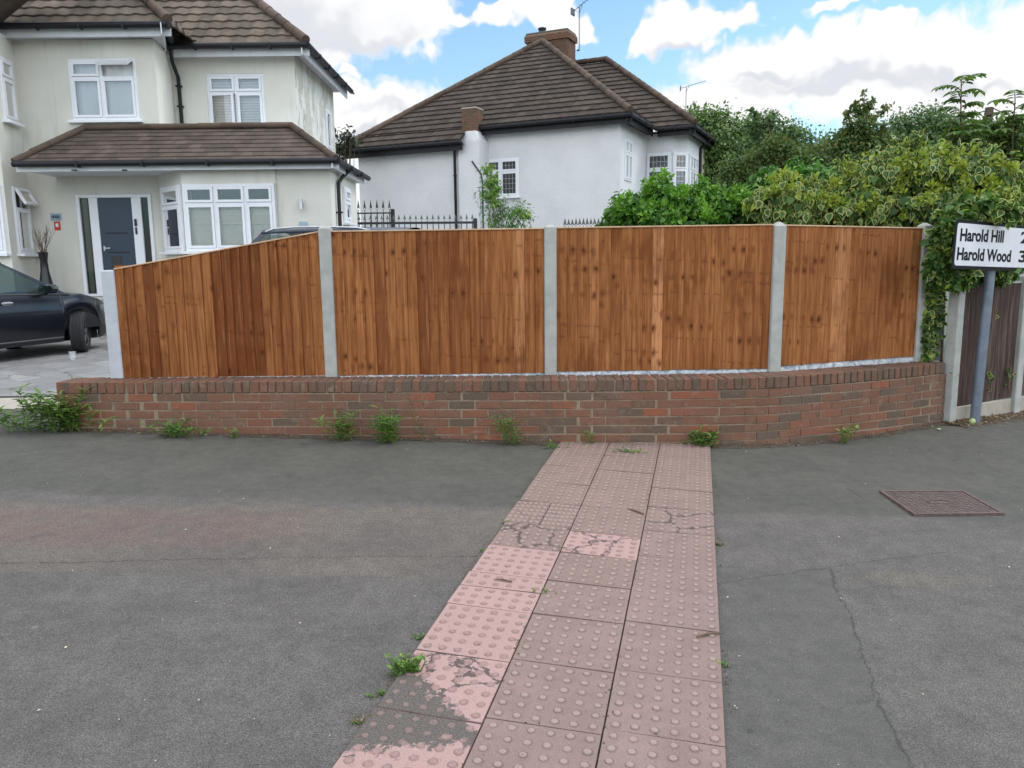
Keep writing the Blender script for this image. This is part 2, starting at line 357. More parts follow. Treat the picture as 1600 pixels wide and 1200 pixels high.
def f(t):                               # tactile slabs, tint per slab; patch = worn away to tar
    P = t.v('MULTIPLY', t.P, (1, 1, 0)); tn = t.attr('tint'); pt = t.attr('patch'); dm = t.attr('dome')
    n = t.noise(P, 6, 5, .65); n2 = t.noise(P, 150, 3, .7); n3 = t.noise(P, 28, 4, .65)
    c = t.mix(t.step(n, .3, .7), (.215, .150, .130), (.268, .188, .163))
    c = t.mix(t.m('MULTIPLY', t.step(t.noise(P, 3, 3, .6), .45, .65), .45), c, (.215, .155, .13))
    c = t.mix(t.step(tn, .5, 1.0), c, (.385, .250, .225))
    c = t.mix(t.m('MULTIPLY', t.step(tn, .45, .0), .4), c, (.215, .15, .125))
    c = t.mix(t.m('MULTIPLY', t.step(n3, .56, .75), .5), c, (.16, .115, .10))
    c = t.mix(t.m('MULTIPLY', t.step(n3, .42, .25), .4), c, (.32, .20, .18))
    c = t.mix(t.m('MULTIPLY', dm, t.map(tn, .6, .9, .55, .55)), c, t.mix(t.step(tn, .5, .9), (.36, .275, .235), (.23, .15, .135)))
    c = t.v('SCALE', c, t.map(n2, .3, .7, .8, 1.2))
    Qw = t.v('ADD', P, t.v('SCALE', t.v('SUBTRACT', t.noise(P, 14, 4, .7, 'Color'), (.5, .5, .5)), .12))
    dr_ = t.attr('ring'); c = t.mix(t.m('MULTIPLY', dr_, .62), c, (.075, .055, .045))  # dome base ring: grime, with the dome's shadow side put into the colour
    ca = t.attr('crack'); ve = t.voro(t.v('ADD', Qw, (3.1, .7, 0)), 3.4, 'DISTANCE_TO_EDGE', 'Distance')
    crk = t.m('MULTIPLY', t.step(ve, .040, .018), ca)
    c = t.mix(t.m('MULTIPLY', crk, .85), c, (.06, .052, .045))
    pk = t.step(t.m('ADD', pt, t.m('MULTIPLY', t.m('SUBTRACT', t.noise(Qw, 16, 5, .7), .5), 1.3)), .46, .54)
    pk = t.m('MULTIPLY', t.m('MULTIPLY', pk, t.step(pt, .02, .2)), t.map(dm, 0, 1, 1, .55))
    tar = t.v('SCALE', (.112, .096, .084), t.map(t.noise(P, 150, 3, .8), .33, .67, .45, 1.6))
    c = t.mix(pk, c, tar)
    pit = t.voro(P, 45, 'F1', 'Distance'); pc = t.sep(t.voro(P, 45, 'F1', 'Color'))[0]
    c = t.mix(t.m('MULTIPLY', t.step(pit, .16, .10), t.m('GREATER_THAN', pc, .96)), c, (.06, .045, .04))
    t.put(t.b.inputs['Base Color'], c); t.b.inputs['Roughness'].default_value = .9
    bump(t, n2, .5, .003)
mat('slab_pink', f)
def f(t):
    P = t.v('MULTIPLY', t.P, (1, 1, 0)); n = t.noise(P, 30, 4, .7); c = t.mix(t.step(n, .4, .7), (.05, .045, .038), (.085, .07, .05))
    c = t.mix(t.m('MULTIPLY', t.step(t.noise(P, 5, 3, .6), .58, .68), .7), c, (.06, .09, .025))
    t.put(t.b.inputs['Base Color'], c); t.b.inputs['Roughness'].default_value = 1; bump(t, n, .6, .006)
mat('joint_dirt', f)
def f(t):                               # imprinted grey driveway
    P = t.v('MULTIPLY', t.P, (1, 1, 0)); Q = t.v('ADD', P, t.v('SCALE', t.v('SUBTRACT', t.noise(P, 1.3, 3, .6, 'Color'), (.5, .5, .5)), .55))
    n = t.noise(Q, 3, 5, .65); e = t.voro(Q, 2.6, 'DISTANCE_TO_EDGE', 'Distance'); vc = t.sep(t.voro(Q, 2.6, 'F1', 'Color'))[0]
    c = t.mix(vc, (.20, .195, .19), (.30, .295, .285)); c = t.mix(t.m('MULTIPLY', t.step(n, .4, .7), .5), c, (.17, .165, .16))
    c = t.mix(t.m('MULTIPLY', t.step(e, .035, .01), .35), c, (.11, .105, .10))
    t.put(t.b.inputs['Base Color'], c); t.b.inputs['Roughness'].default_value = .7
    bump(t, t.step(e, .0, .06), .6, .01)
mat('drive_stone', f)
plain('car_paint', (.008, .009, .013), .18, var=.05, spec=.6)
plain('car_paint_blue', (.012, .020, .045), .2, var=.05, spec=.6)
def f(t):
    t.b.inputs['Base Color'].default_value = (.012, .016, .018, 1); t.b.inputs['Roughness'].default_value = .03
    t.b.inputs['Specular IOR Level'].default_value = .8
    tr = t.node('ShaderNodeBsdfTransparent'); tr.inputs[0].default_value = (.72, .84, .78, 1)
    mx = t.node('ShaderNodeMixShader'); mx.inputs[0].default_value = .5; t.l.new(tr.outputs[0], mx.inputs[1]); t.l.new(t.b.outputs[0], mx.inputs[2]); t.l.new(mx.outputs[0], t.o.inputs[0])
mat('car_glass', f)
def f(t):
    gl = t.node('ShaderNodeBsdfGlossy'); gl.inputs['Roughness'].default_value = .03; fz = t.node('ShaderNodeFresnel'); fz.inputs[0].default_value = 1.5
    tr = t.node('ShaderNodeBsdfTransparent'); tr.inputs[0].default_value = (.93, .93, .92, 1)
    mx = t.node('ShaderNodeMixShader'); t.l.new(t.m('MULTIPLY_ADD', fz.outputs[0], 1.0, .05), mx.inputs[0]); t.l.new(tr.outputs[0], mx.inputs[1]); t.l.new(gl.outputs[0], mx.inputs[2]); t.l.new(mx.outputs[0], t.o.inputs[0])
mat('window_glass', f)
def f(t):
    t.b.inputs['Base Color'].default_value = (.8, .84, .86, 1); t.b.inputs['Roughness'].default_value = .08
    tr = t.node('ShaderNodeBsdfTransparent'); mx = t.node('ShaderNodeMixShader'); mx.inputs[0].default_value = .16
    t.l.new(tr.outputs[0], mx.inputs[1]); t.l.new(t.b.outputs[0], mx.inputs[2]); t.l.new(mx.outputs[0], t.o.inputs[0])
mat('clear_plastic', f)
def leafmat(name, c1, c2, c3=None, rimc=None, rough=.5):
    def fn(t):
        tn = t.attr('tint'); c = t.mix(t.step(tn, 0, .7), c1, c2)
        if c3: c = t.mix(t.step(tn, .8, .95), c, c3)
        if rimc:
            r = t.attr('rim'); w = t.m('ADD', r, t.m('MULTIPLY', t.m('SUBTRACT', t.noise(t.P, 55, 3, .6), .5), .55))
            var = t.attr('var'); c = t.mix(t.m('MULTIPLY', t.step(w, .70, .80), var), c, rimc)
        c = t.v('SCALE', c, t.map(t.noise(t.P, 30, 2, .5), .3, .7, .85, 1.15))
        t.put(t.b.inputs['Base Color'], c); t.b.inputs['Roughness'].default_value = rough; t.b.inputs['Specular IOR Level'].default_value = .35
        tl = t.node('ShaderNodeBsdfTranslucent'); t.put(tl.inputs[0], t.v('MULTIPLY', c, (1.15, 1.25, .6)))
        mx = t.node('ShaderNodeMixShader'); mx.inputs[0].default_value = .30
        t.l.new(t.b.outputs[0], mx.inputs[1]); t.l.new(tl.outputs[0], mx.inputs[2]); t.l.new(mx.outputs[0], t.o.inputs[0])
    return mat(name, fn)
leafmat('leaf_ivy', (.026, .085, .014), (.075, .200, .022), (.17, .34, .04))
leafmat('leaf_variegated', (.028, .075, .020), (.075, .16, .032), (.30, .38, .05), (.42, .44, .15))
leafmat('leaf_tree', (.065, .12, .036), (.13, .21, .06), (.19, .28, .08))
leafmat('leaf_blue', (.060, .11, .045), (.115, .19, .07), (.17, .25, .09))
leafmat('leaf_conifer', (.055, .115, .035), (.11, .165, .045), (.20, .165, .05))
leafmat('leaf_weed', (.055, .12, .022), (.12, .22, .04), (.22, .28, .06))
leafmat('leaf_bright', (.075, .16, .025), (.15, .27, .045), (.25, .33, .07))
leafmat('leaf_dark', (.02, .03, .018), (.04, .05, .025))
leafmat('leaf_dry', (.11, .07, .045), (.24, .16, .095), (.48, .40, .29))
# ------------------------------------------------------------------ mesh builder
def V(*a): return Vector(a)
class MB:
    def __init__(s): s.v = []; s.f = []; s.mi = []; s.tint = []; s.cur = 0; s.t = .5; s.wc = None; s.extra = {}
    def add(s, vs, fs, tint=None, **kw):
        o = len(s.v); s.v += [tuple(p) for p in vs]; s.f += [tuple(o+i for i in q) for q in fs]
        s.mi += [s.cur]*len(fs); s.tint += [s.t if tint is None else tint]*len(vs)
        for k in kw:
            s.extra.setdefault(k, []); s.extra[k] += [0]*(o-len(s.extra[k])); q = kw[k]
            s.extra[k] += list(q) if hasattr(q, '__len__') else [q]*len(vs)
        return o
    def box(s, c, sx, sy, sz, ux=(1, 0, 0), uy=(0, 1, 0), uz=(0, 0, 1), ch=0, tint=None, **kw):
        c = Vector(c); ux = Vector(ux)*(sx/2); uy = Vector(uy)*(sy/2); uz = Vector(uz)*(sz/2)
        if not ch:
            vs = [c+ux*a+uy*b+uz*d for d in (-1, 1) for b in (-1, 1) for a in (-1, 1)]
            fs = [(0, 2, 3, 1), (4, 5, 7, 6), (0, 1, 5, 4), (2, 6, 7, 3), (0, 4, 6, 2), (1, 3, 7, 5)]
            return s.add(vs, fs, tint, **kw)
        ax, ay, az = 1-2*ch/sx, 1-2*ch/sy, 1-2*ch/sz; vs = []
        idx = {}
        for i, (a, b, d) in enumerate([(a, b, d) for a in (-1, 1) for b in (-1, 1) for d in (-1, 1)]):
            idx[(a, b, d, 0)] = len(vs); vs.append(c+ux*a+uy*b*ay+uz*d*az)
            idx[(a, b, d, 1)] = len(vs); vs.append(c+ux*a*ax+uy*b+uz*d*az)
            idx[(a, b, d, 2)] = len(vs); vs.append(c+ux*a*ax+uy*b*ay+uz*d)
        fs = []
        for a in (-1, 1):
            q = [idx[(a, b, d, 0)] for b, d in ((-1, -1), (1, -1), (1, 1), (-1, 1))]; fs.append(q if a > 0 else q[::-1])
            q = [idx[(b, a, d, 1)] for b, d in ((-1, -1), (1, -1), (1, 1), (-1, 1))]; fs.append(q if a < 0 else q[::-1])
            q = [idx[(b, d, a, 2)] for b, d in ((-1, -1), (1, -1), (1, 1), (-1, 1))]; fs.append(q if a > 0 else q[::-1])
        for a in (-1, 1):
            for b in (-1, 1):
                fs.append([idx[(a, b, -1, 0)], idx[(a, b, 1, 0)], idx[(a, b, 1, 1)], idx[(a, b, -1, 1)]])
                fs.append([idx[(a, -1, b, 0)], idx[(a, 1, b, 0)], idx[(a, 1, b, 2)], idx[(a, -1, b, 2)]])
                fs.append([idx[(-1, a, b, 1)], idx[(1, a, b, 1)], idx[(1, a, b, 2)], idx[(-1, a, b, 2)]])
                for d in (-1, 1): fs.append([idx[(a, b, d, 0)], idx[(a, b, d, 1)], idx[(a, b, d, 2)]])
        return s.add(vs, fs, tint, **kw)
    def tube(s, pts, r, n=8, caps=True, tint=None, **kw):
        pts = [Vector(p) for p in pts]; rs = r if hasattr(r, '__len__') else [r]*len(pts); vs = []; prev = None
        for i, p in enumerate(pts):
            d = (pts[min(i+1, len(pts)-1)]-pts[max(i-1, 0)]).normalized()
            a = d.cross(Vector((0, 0, 1))) if prev is None else prev-d*prev.dot(d)
            if a.length < 1e-3: a = d.cross(Vector((1, 0, 0)))
            a.normalize(); prev = a; b = d.cross(a)
            for k in range(n):
                q = 2*math.pi*k/n; vs.append(p+(a*math.cos(q)+b*math.sin(q))*rs[i])
        fs = [(i*n+k, i*n+(k+1) % n, (i+1)*n+(k+1) % n, (i+1)*n+k) for i in range(len(pts)-1) for k in range(n)]
        if caps: fs += [tuple(range(n)), tuple((len(pts)-1)*n+k for k in range(n))[::-1]]
        return s.add(vs, fs, tint, **kw)
    def prism(s, poly, off, tint=None, **kw):
        off = Vector(off); n = len(poly); vs = [Vector(p) for p in poly]+[Vector(p)+off for p in poly]
        fs = [tuple(range(n)), tuple(range(2*n-1, n-1, -1))]+[(i, (i+1) % n, n+(i+1) % n, n+i) for i in range(n)]
        return s.add(vs, fs, tint, **kw)
    def lathe(s, c, prof, n=16, axis=(0, 0, 1), tint=None, **kw):
        ax = Vector(axis).normalized(); a = ax.orthogonal().normalized(); b = ax.cross(a); c = Vector(c); vs = []
        for (r, h) in prof:
            for k in range(n): q = 2*math.pi*k/n; vs.append(c+ax*h+(a*math.cos(q)+b*math.sin(q))*r)
        fs = [(i*n+k, i*n+(k+1) % n, (i+1)*n+(k+1) % n, (i+1)*n+k) for i in range(len(prof)-1) for k in range(n)]
        return s.add(vs, fs, tint, **kw)
    def build(s, name, m, parent=None, smooth=False, **props):
        me = bpy.data.meshes.new(name); me.from_pydata(s.v, [], s.f); me.update()
        ms = m if isinstance(m, (list, tuple)) else [m]
        for q in ms: me.materials.append(MATS[q])
        if len(ms) > 1: me.polygons.foreach_set('material_index', s.mi)
        a = me.attributes.new('tint', 'FLOAT', 'POINT'); a.data.foreach_set('value', np.array(s.tint, dtype=np.float32))
        for k, q in s.extra.items():
            q = q+[0]*(len(s.v)-len(q))
            if k == 'wc':
                q = [(0, 0, 0) if isinstance(e, int) else e for e in q]
                a = me.attributes.new(k, 'FLOAT_VECTOR', 'POINT'); a.data.foreach_set('vector', np.array(q, dtype=np.float32).ravel())
            else:
                a = me.attributes.new(k, 'FLOAT', 'POINT'); a.data.foreach_set('value', np.array(q, dtype=np.float32))
        if smooth:
            me.polygons.foreach_set('use_smooth', [True]*len(me.polygons))
            try: me.set_sharp_from_angle(angle=rad(38))
            except Exception: pass
        return link(name, me, parent, **props)
def link(name, me, parent=None, **props):
    o = bpy.data.objects.new(name, me); COL.objects.link(o)
    if parent is not None:
        o.parent = parent; o.matrix_parent_inverse = Matrix.Translation(-Vector(parent_loc(parent)))
    for k, q in props.items(): o[k] = q
    return o
def parent_loc(p):                      # world location of an unrotated empty or mesh
    l = Vector(p.location)
    return l if p.parent is None else Vector((0, 0, 0)) if p.type == 'MESH' else l
def thing(name, label, cat, loc=(0, 0, 0), group=None):
    o = bpy.data.objects.new(name, None); COL.objects.link(o); o.location = loc; o.empty_display_size = .2
    o['label'] = label; o['category'] = cat
    if group: o['group'] = group
    return o
def tag(o, label, cat, group=None):
    o['label'] = label; o['category'] = cat
    if group: o['group'] = group
    return o
def rnd(a, b): return random.uniform(a, b)
# ================================================================== GROUND
def sheet(name, xs, ys, zf, m, keep=None):
    vs = [(x, y, zf(x, y)) for y in ys for x in xs]; nx = len(xs); fs = []
    for j in range(len(ys)-1):
        for i in range(nx-1):
            cx_, cy_ = (xs[i]+xs[i+1])/2, (ys[j]+ys[j+1])/2
            if keep is None or keep(cx_, cy_): fs.append((j*nx+i, j*nx+i+1, (j+1)*nx+i+1, (j+1)*nx+i))
    me = bpy.data.meshes.new(name); me.from_pydata(vs, [], fs); me.materials.append(MATS[m]); me.update()
    o = link(name, me); o['kind'] = 'structure'; return o
fr = lambda a, b, n: [a+(b-a)*i/n for i in range(n+1)]
def gzb(x, y):                          # pavement with slight dips; lifts a little at the right end of the wall
    return gz(x, y)+0.004*math.sin(x*2.1+y)*math.sin(y*1.7)+(0.055*max(0, min(1, (x-3)/1.3)) if y > 6 else 0)*max(0, min(1, y-6))
sheet('pavement', sorted(set(fr(-14, -3.9, 30)+fr(-3.9, 4, 40)+fr(4, 16, 30))), sorted(set(fr(-5, 7.2, 60)+fr(7.2, 7.66, 3)+fr(7.66, 12, 16))), gzb, 'asphalt',
      lambda x, y: not (x < -3.9 and y > 7.66) and not (-3.9 < x < 3 and y > 7.2))
def dz(x, y):                           # driveway level
    return .29+.012*(y-8)+.012*max(0, -x-4)*.5
sheet('driveway', fr(-26, 3.6, 30), fr(8.38, 30, 22), dz, 'drive_stone')
sheet('garden_ground', [-3.85, 0, 3.1], [7.22, 8.38], lambda x, y: .16, 'soil')
sheet('lawn', fr(3.6, 60, 12), fr(9.5, 60, 12), lambda x, y: .02, 'ground_far')
sheet('ground', fr(-500, 500, 8), fr(-300, 900, 8), lambda x, y: -.9, 'ground_far')
b = MB(); za = lambda x: .262-.01*(x+4)
for i in range(14):
    x1 = -4.02-i*.92; x0 = x1-.905; b.box(((x0+x1)/2, 8.02, za(x0)-.05), x1-x0, .72, .12, ch=.01, tint=rnd(0, 1))
b.build('driveway_edging', 'concrete_beige')['kind'] = 'structure'
# ------------------------------------------------------------------ tactile path
PO = atg(1110, 697); PE = (atg(1135, 1188)-PO).normalized(); PN = Vector((PE.y, -PE.x, 0)).normalized()
def pth(s, w, h=0):                     # along the path, across it (to the left), height above the pavement
    p = PO+PE*s+PN*w; return Vector((p.x, p.y, gzb(p.x, p.y)+h))
J1 = [.02, .62, 1.04, 1.47, 1.91, 2.33, 2.72, 3.10, 3.49, 3.93, 4.36, 4.78, 5.2, 5.62, 6.04]
J2 = [-.06, .19, .61, 1.04, 1.47, 1.91, 2.37, 2.71, 3.10, 3.48, 3.90, 4.32, 4.74, 5.16, 5.58, 6.0]
J3 = [-.2, .10, .50, .93, 1.38, 1.80, 2.24, 2.64, 3.06, 3.44, 3.87, 4.28, 4.70, 5.12, 5.54, 5.96]
b = MB()
b.add([pth(-.3, 0.004, .004), pth(6.3, 0.004, .004), pth(6.3, 1.284, .004), pth(-.3, 1.284, .004)], [(0, 1, 2, 3)])
base_ = b.build('tactile_path', 'joint_dirt'); base_['kind'] = 'structure'
b = MB()
def slab(s0, s1, w0, w1, tint, crack=0, patch=None, drop=0, n=14):
    g = .0035; s0 += g; s1 -= g; w0 += g; w1 -= g; tl = [rnd(-.003, .003)-drop for _ in range(4)]
    def h(u, v): return .016+tl[0]*(1-u)*(1-v)+tl[1]*u*(1-v)+tl[2]*u*v+tl[3]*(1-u)*v
    vs, pa = [], []
    for j in range(n+1):
        for i in range(n+1):
            u, v = i/n, j/n; vs.append(pth(s0+(s1-s0)*u, w0+(w1-w0)*v, h(u, v))); pa.append(patch(s0+(s1-s0)*u, w0+(w1-w0)*v) if patch else 0)
    fs = [(j*(n+1)+i, (j+1)*(n+1)+i, (j+1)*(n+1)+i+1, j*(n+1)+i+1) for j in range(n) for i in range(n)]
    b.add(vs, fs, tint, crack=[crack]*len(vs), patch=pa, dome=0)
    for (u0, v0, u1, v1) in ((0, 0, 1, 0), (1, 0, 1, 1), (1, 1, 0, 1), (0, 1, 0, 0)):
        a = pth(s0+(s1-s0)*u0, w0+(w1-w0)*v0, h(u0, v0)); c = pth(s0+(s1-s0)*u1, w0+(w1-w0)*v1, h(u1, v1))
        b.add([a, c, c-V(0, 0, .02), a-V(0, 0, .02)], [(0, 1, 2, 3)], tint*.5, crack=0, patch=0, dome=0)
    for i in range(max(1, round((s1-s0)/.0695))):
        for j in range(6):
            ns = max(1, round((s1-s0)/.0695)); u, v = (i+.5)/ns, (j+.5)/6
            s_, w_ = s0+(s1-s0)*u, w0+(w1-w0)*v; c = pth(s_, w_, h(u, v)); r = .0135*rnd(.9, 1.06); hh = .0062*rnd(.55, 1.05)
            vs = []
            for (q, z) in ((1.75, .001), (1.32, .06), (.98, .75), (.6, 1)):
                for k in range(9): a = k*2*math.pi/9; vs.append(c+PE*(r*q*math.cos(a))+PN*(r*q*math.sin(a))+V(0, 0, hh*z))
            fs = [(q*9+k, q*9+(k+1) % 9, q*9+9+(k+1) % 9, q*9+9+k) for q in range(3) for k in range(9)]+[tuple(27+k for k in range(9))]
            pv = patch(s_, w_) if patch else 0
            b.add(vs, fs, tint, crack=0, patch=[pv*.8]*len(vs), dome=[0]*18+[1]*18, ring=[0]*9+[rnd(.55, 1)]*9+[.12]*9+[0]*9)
def worn(s, w):                         # tar-filled break in the near left slabs
    f_ = max(0, min(1, (w-.86)/.43)); mid, half = 4.44-.10*f_, .05+.27*f_**1.3
    return max(0, min(1, .5+(half-abs(s-mid))*4.5))
W1, W2, W3 = .429, .862, 1.285
for k in range(len(J1)-1):
    s0, s1 = J1[k], J1[k+1]; pink = .95 if 2.7 < s0 < 4.9 else .3
    if k == 4: slab(s0, s1, W2, W2+.2, .35, .0); slab(s0, s1, W2+.2, W3+.01, .3, .4, drop=.002); continue
    if k == 7:
        m_ = s0+.17; slab(s0, m_, W2, W3, .9); slab(m_, s1, W2, W3, .98); continue
    slab(s0, s1, W2, W3-rnd(0, .008), pink*rnd(.93, 1.03), crack=1 if k in (5, 9) else 0, patch=worn if k in (8, 9, 10, 11) else None, drop=0)
for k in range(len(J2)-1):
    slab(J2[k], J2[k+1], W1, W2, .98 if k == 6 else rnd(.12, .48), crack=1 if k in (6,) else 0)
for k in range(len(J3)-1):
    slab(J3[k], J3[k+1], 0.0, W1, rnd(.3, .55) if k > 6 else rnd(.15, .4), crack=1 if k in (5,) else 0)
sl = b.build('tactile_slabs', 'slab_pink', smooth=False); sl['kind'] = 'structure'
# ------------------------------------------------------------------ inspection cover
t = thing('inspection_cover', 'rusty brown ridged inspection cover set in the asphalt right of the pink path', 'drain cover', atg(1470, 788))
c4 = [atg(1371, 769.5), atg(1507, 768.5), atg(1567, 805), atg(1431, 806.5)]
U_ = ((c4[1]-c4[0])+(c4[2]-c4[3]))/2; V_ = ((c4[3]-c4[0])+(c4[2]-c4[1]))/2; cc = sum(c4, Vector())/4; Lu, Lv = U_.length, V_.length; U_.normalize(); V_.normalize(); Nn = V_.cross(U_).normalized(); Nn = Nn if Nn.z > 0 else -Nn
plain('cover_iron', (.125, .085, .075), .75, metal=.2, var=.3, scale=22, bs=.4); plain('cover_dark', (.085, .066, .058), .85, var=.3, scale=20)
b = MB(); b.box(cc+Nn*.004, Lu-.05, Lv-.05, .012, U_, V_, Nn); b.build('cover_plate', 'cover_dark', t)
b = MB()
for s_ in (-1, 1):
    b.box(cc+V_*s_*(Lv/2-.011)+Nn*.007, Lu, .022, .018, U_, V_, Nn); b.box(cc+U_*s_*(Lu/2-.011)+Nn*.007, .022, Lv-.046, .018, U_, V_, Nn)
b.build('cover_frame', 'cover_iron', t)
b = MB(); nu, nv = 16, 12
for i in range(nu):
    for j in range(nv):
        p = cc+U_*((i+.5)/nu-.5)*(Lu-.06)+V_*((j+.5)/nv-.5)*(Lv-.06)+Nn*.0125
        if 6 <= i <= 9 and 5 <= j <= 6: continue
        dgn = (U_+V_ if (i+j) % 2 else U_-V_).normalized(); b.box(p-Nn*.002, .036, .012, .006, dgn, Nn.cross(dgn), Nn)
b.build('tread_ridge', 'cover_iron', t)['kind'] = 'stuff'
b = MB()
for s_ in (-1, 1): b.box(cc+U_*s_*.075+Nn*.012, .012, .05, .008, U_, V_, Nn); b.box(cc+V_*s_*.03+Nn*.012, .16, .010, .008, U_, V_, Nn)
b.build('lifting_recess', 'cover_iron', t)
# ================================================================== BRICK WALL
ZT = .68
TP = [(90, 597.5), (300, 596.5), (500, 595.4), (700, 594.5), (900, 593.6), (1050, 592.4), (1120, 591.4), (1175, 590.4), (1215, 588.8), (1250, 586.3), (1300, 582.8), (1350, 579), (1400, 575), (1440, 571.3), (1478, 567)]
TP = [atz(*p, ZT) for p in TP]
for _ in range(2): TP = [TP[0]]+[(TP[i-1]+TP[i]*2+TP[i+1])/4 for i in range(1, len(TP)-1)]+[TP[-1]]
SS = [0]
for i in range(len(TP)-1): SS.append(SS[-1]+(TP[i+1]-TP[i]).length)
WL = SS[-1]
def wc_(s):                             # wall curve: point, tangent, outward normal
    def P(s):
        s = max(0, min(WL-1e-6, s)); i = max(j for j in range(len(SS)-1) if SS[j] <= s); u = (s-SS[i])/(SS[i+1]-SS[i])
        p0 = TP[max(i-1, 0)]; p1 = TP[i]; p2 = TP[i+1]; p3 = TP[min(i+2, len(TP)-1)]
        return (p1*2+(p2-p0)*u+(p0*2-p1*5+p2*4-p3)*u*u+(p1*3-p0-p2*3+p3)*u**3)/2
    p = P(s); t_ = (P(s+.05)-P(s-.05)).normalized(); return p, t_, Vector((t_.y, -t_.x, 0))
wall = thing('garden_wall', 'low curved red brick wall with an upright brick course on top carrying the new fence', 'brick wall', (0, 6.7, .15))
b = MB()
for c in range(9):
    zc = .578-.0755*c-.0325-.010; s = -(.1125 if c % 2 else 0.0)
    while s < WL:
        a, e = max(s, 0), min(s+.215, WL)
        if e-a > .04:
            p, tt, nn = wc_((a+e)/2); tt = (tt+nn*rnd(-.012, .012)).normalized(); ph = .5*math.sin(s*1.3)
            if zc > gzb(p.x, p.y)-.06:
                wob = .003*math.sin(s*2.3+c); red = rnd(.35, 1) if random.random() > .32 else rnd(0, .3)
                b.box(Vector((p.x, p.y, zc+wob))-nn*(.05-rnd(-.003, .003)), e-a, .10, .0645, tt, nn, (0, 0, 1), ch=.003, tint=red)
        s += .225+rnd(-.001, .001)
b.v = [(x+rnd(-.0016, .0016), y+rnd(-.0016, .0016), z+rnd(-.0018, .0018)) for x, y, z in b.v]; b.build('brick_courses', 'brick', wall)
b = MB(); s = 0.0
while s < WL-.04:
    w = .065*rnd(.94, 1.06); p, tt, nn = wc_(s+w/2); tt = (tt+nn*rnd(-.03, .03)).normalized()
    b.box(Vector((p.x, p.y, ZT-.0515+rnd(-.002, .002)))-nn*(.15-rnd(-.003, .004)), w, .30, .103, tt, Vector((tt.y, -tt.x, 0)), (0, 0, 1), ch=.006, tint=rnd(.15, .72) if random.random() > .3 else rnd(0, .25))
    s += w+.0105
b.v = [(x+rnd(-.002, .002), y+rnd(-.002, .002), z+rnd(-.002, .002)) for x, y, z in b.v]; b.build('coping_course', 'brick', wall)
b = MB()
def strip(z0, z1, din, dout, e0=0, e1=0):
    n = 60; vs = []
    for i in range(n+1):
        p, tt, nn = wc_(e0+(WL-e0-e1)*i/n)
        for (d_, z) in ((din, z0), (din, z1), (dout, z1), (dout, z0)): q = p-nn*d_; vs.append((q.x, q.y, z))
    fs = [(i*4+k, i*4+(k+1) % 4, i*4+4+(k+1) % 4, i*4+4+k) for i in range(n) for k in range(4)]+[(0, 1, 2, 3), (n*4+3, n*4+2, n*4+1, n*4)]
    b.add(vs, fs)
strip(-.25, .572, .0060, .29, .002, .002); strip(.5725, .669, .016, .285, .01, .01)
b.build('mortar', 'mortar', wall)
# ================================================================== CLOSE BOARD FENCE
fence = thing('panel_fence', 'new orange-brown closeboard fence with pale concrete posts standing on the brick wall', 'fence', (0, 7.05, .68))
P0 = V(-3.62, 7.10, 0); P1 = V(-1.64, 7.03, 0); P2 = V(.352, 7.0, 0); P3 = V(2.386, 7.046, 0); P4 = V(4.0, 7.644, 0)
def post(pt, w, top, bot=.675, dep=.10, pyr=.022, ang=None, name='post', par=fence, m='concrete_post'):
    b = MB(); ux = Vector((1, 0, 0)) if ang is None else ang; uy = Vector((-ux.y, ux.x, 0)); c = Vector((pt.x, pt.y, (top+bot)/2))
    b.box(c, w, dep, top-bot, ux, uy, ch=.008)
    t_ = Vector((pt.x, pt.y, top)); q = [t_+ux*a*(w/2-.008)+uy*e*(dep/2-.008) for a, e in ((-1, -1), (1, -1), (1, 1), (-1, 1))]+[t_+V(0, 0, pyr)+ux*a*.012+uy*e*.012 for a, e in ((-1, -1), (1, -1), (1, 1), (-1, 1))]
    b.add(q, [(0, 1, 5, 4), (1, 2, 6, 5), (2, 3, 7, 6), (3, 0, 4, 7), (4, 5, 6, 7)])
    return b.build(name, m, par)
post(P0, .118, at(163, 422, 7.10).z-.003, m='concrete_white', pyr=.003)
post(P1, .108, at(509, 356, 7.03).z); post(P2, .108, at(860, 354, 7.0).z, pyr=.018); post(P3, .11, at(1215, 352, 7.04).z, ang=Vector((.985, .17, 0)), pyr=.03)
post(P4, .10, at(1436, 352, 7.64).z, ang=Vector((.93, .36, 0)))
GID = [0]
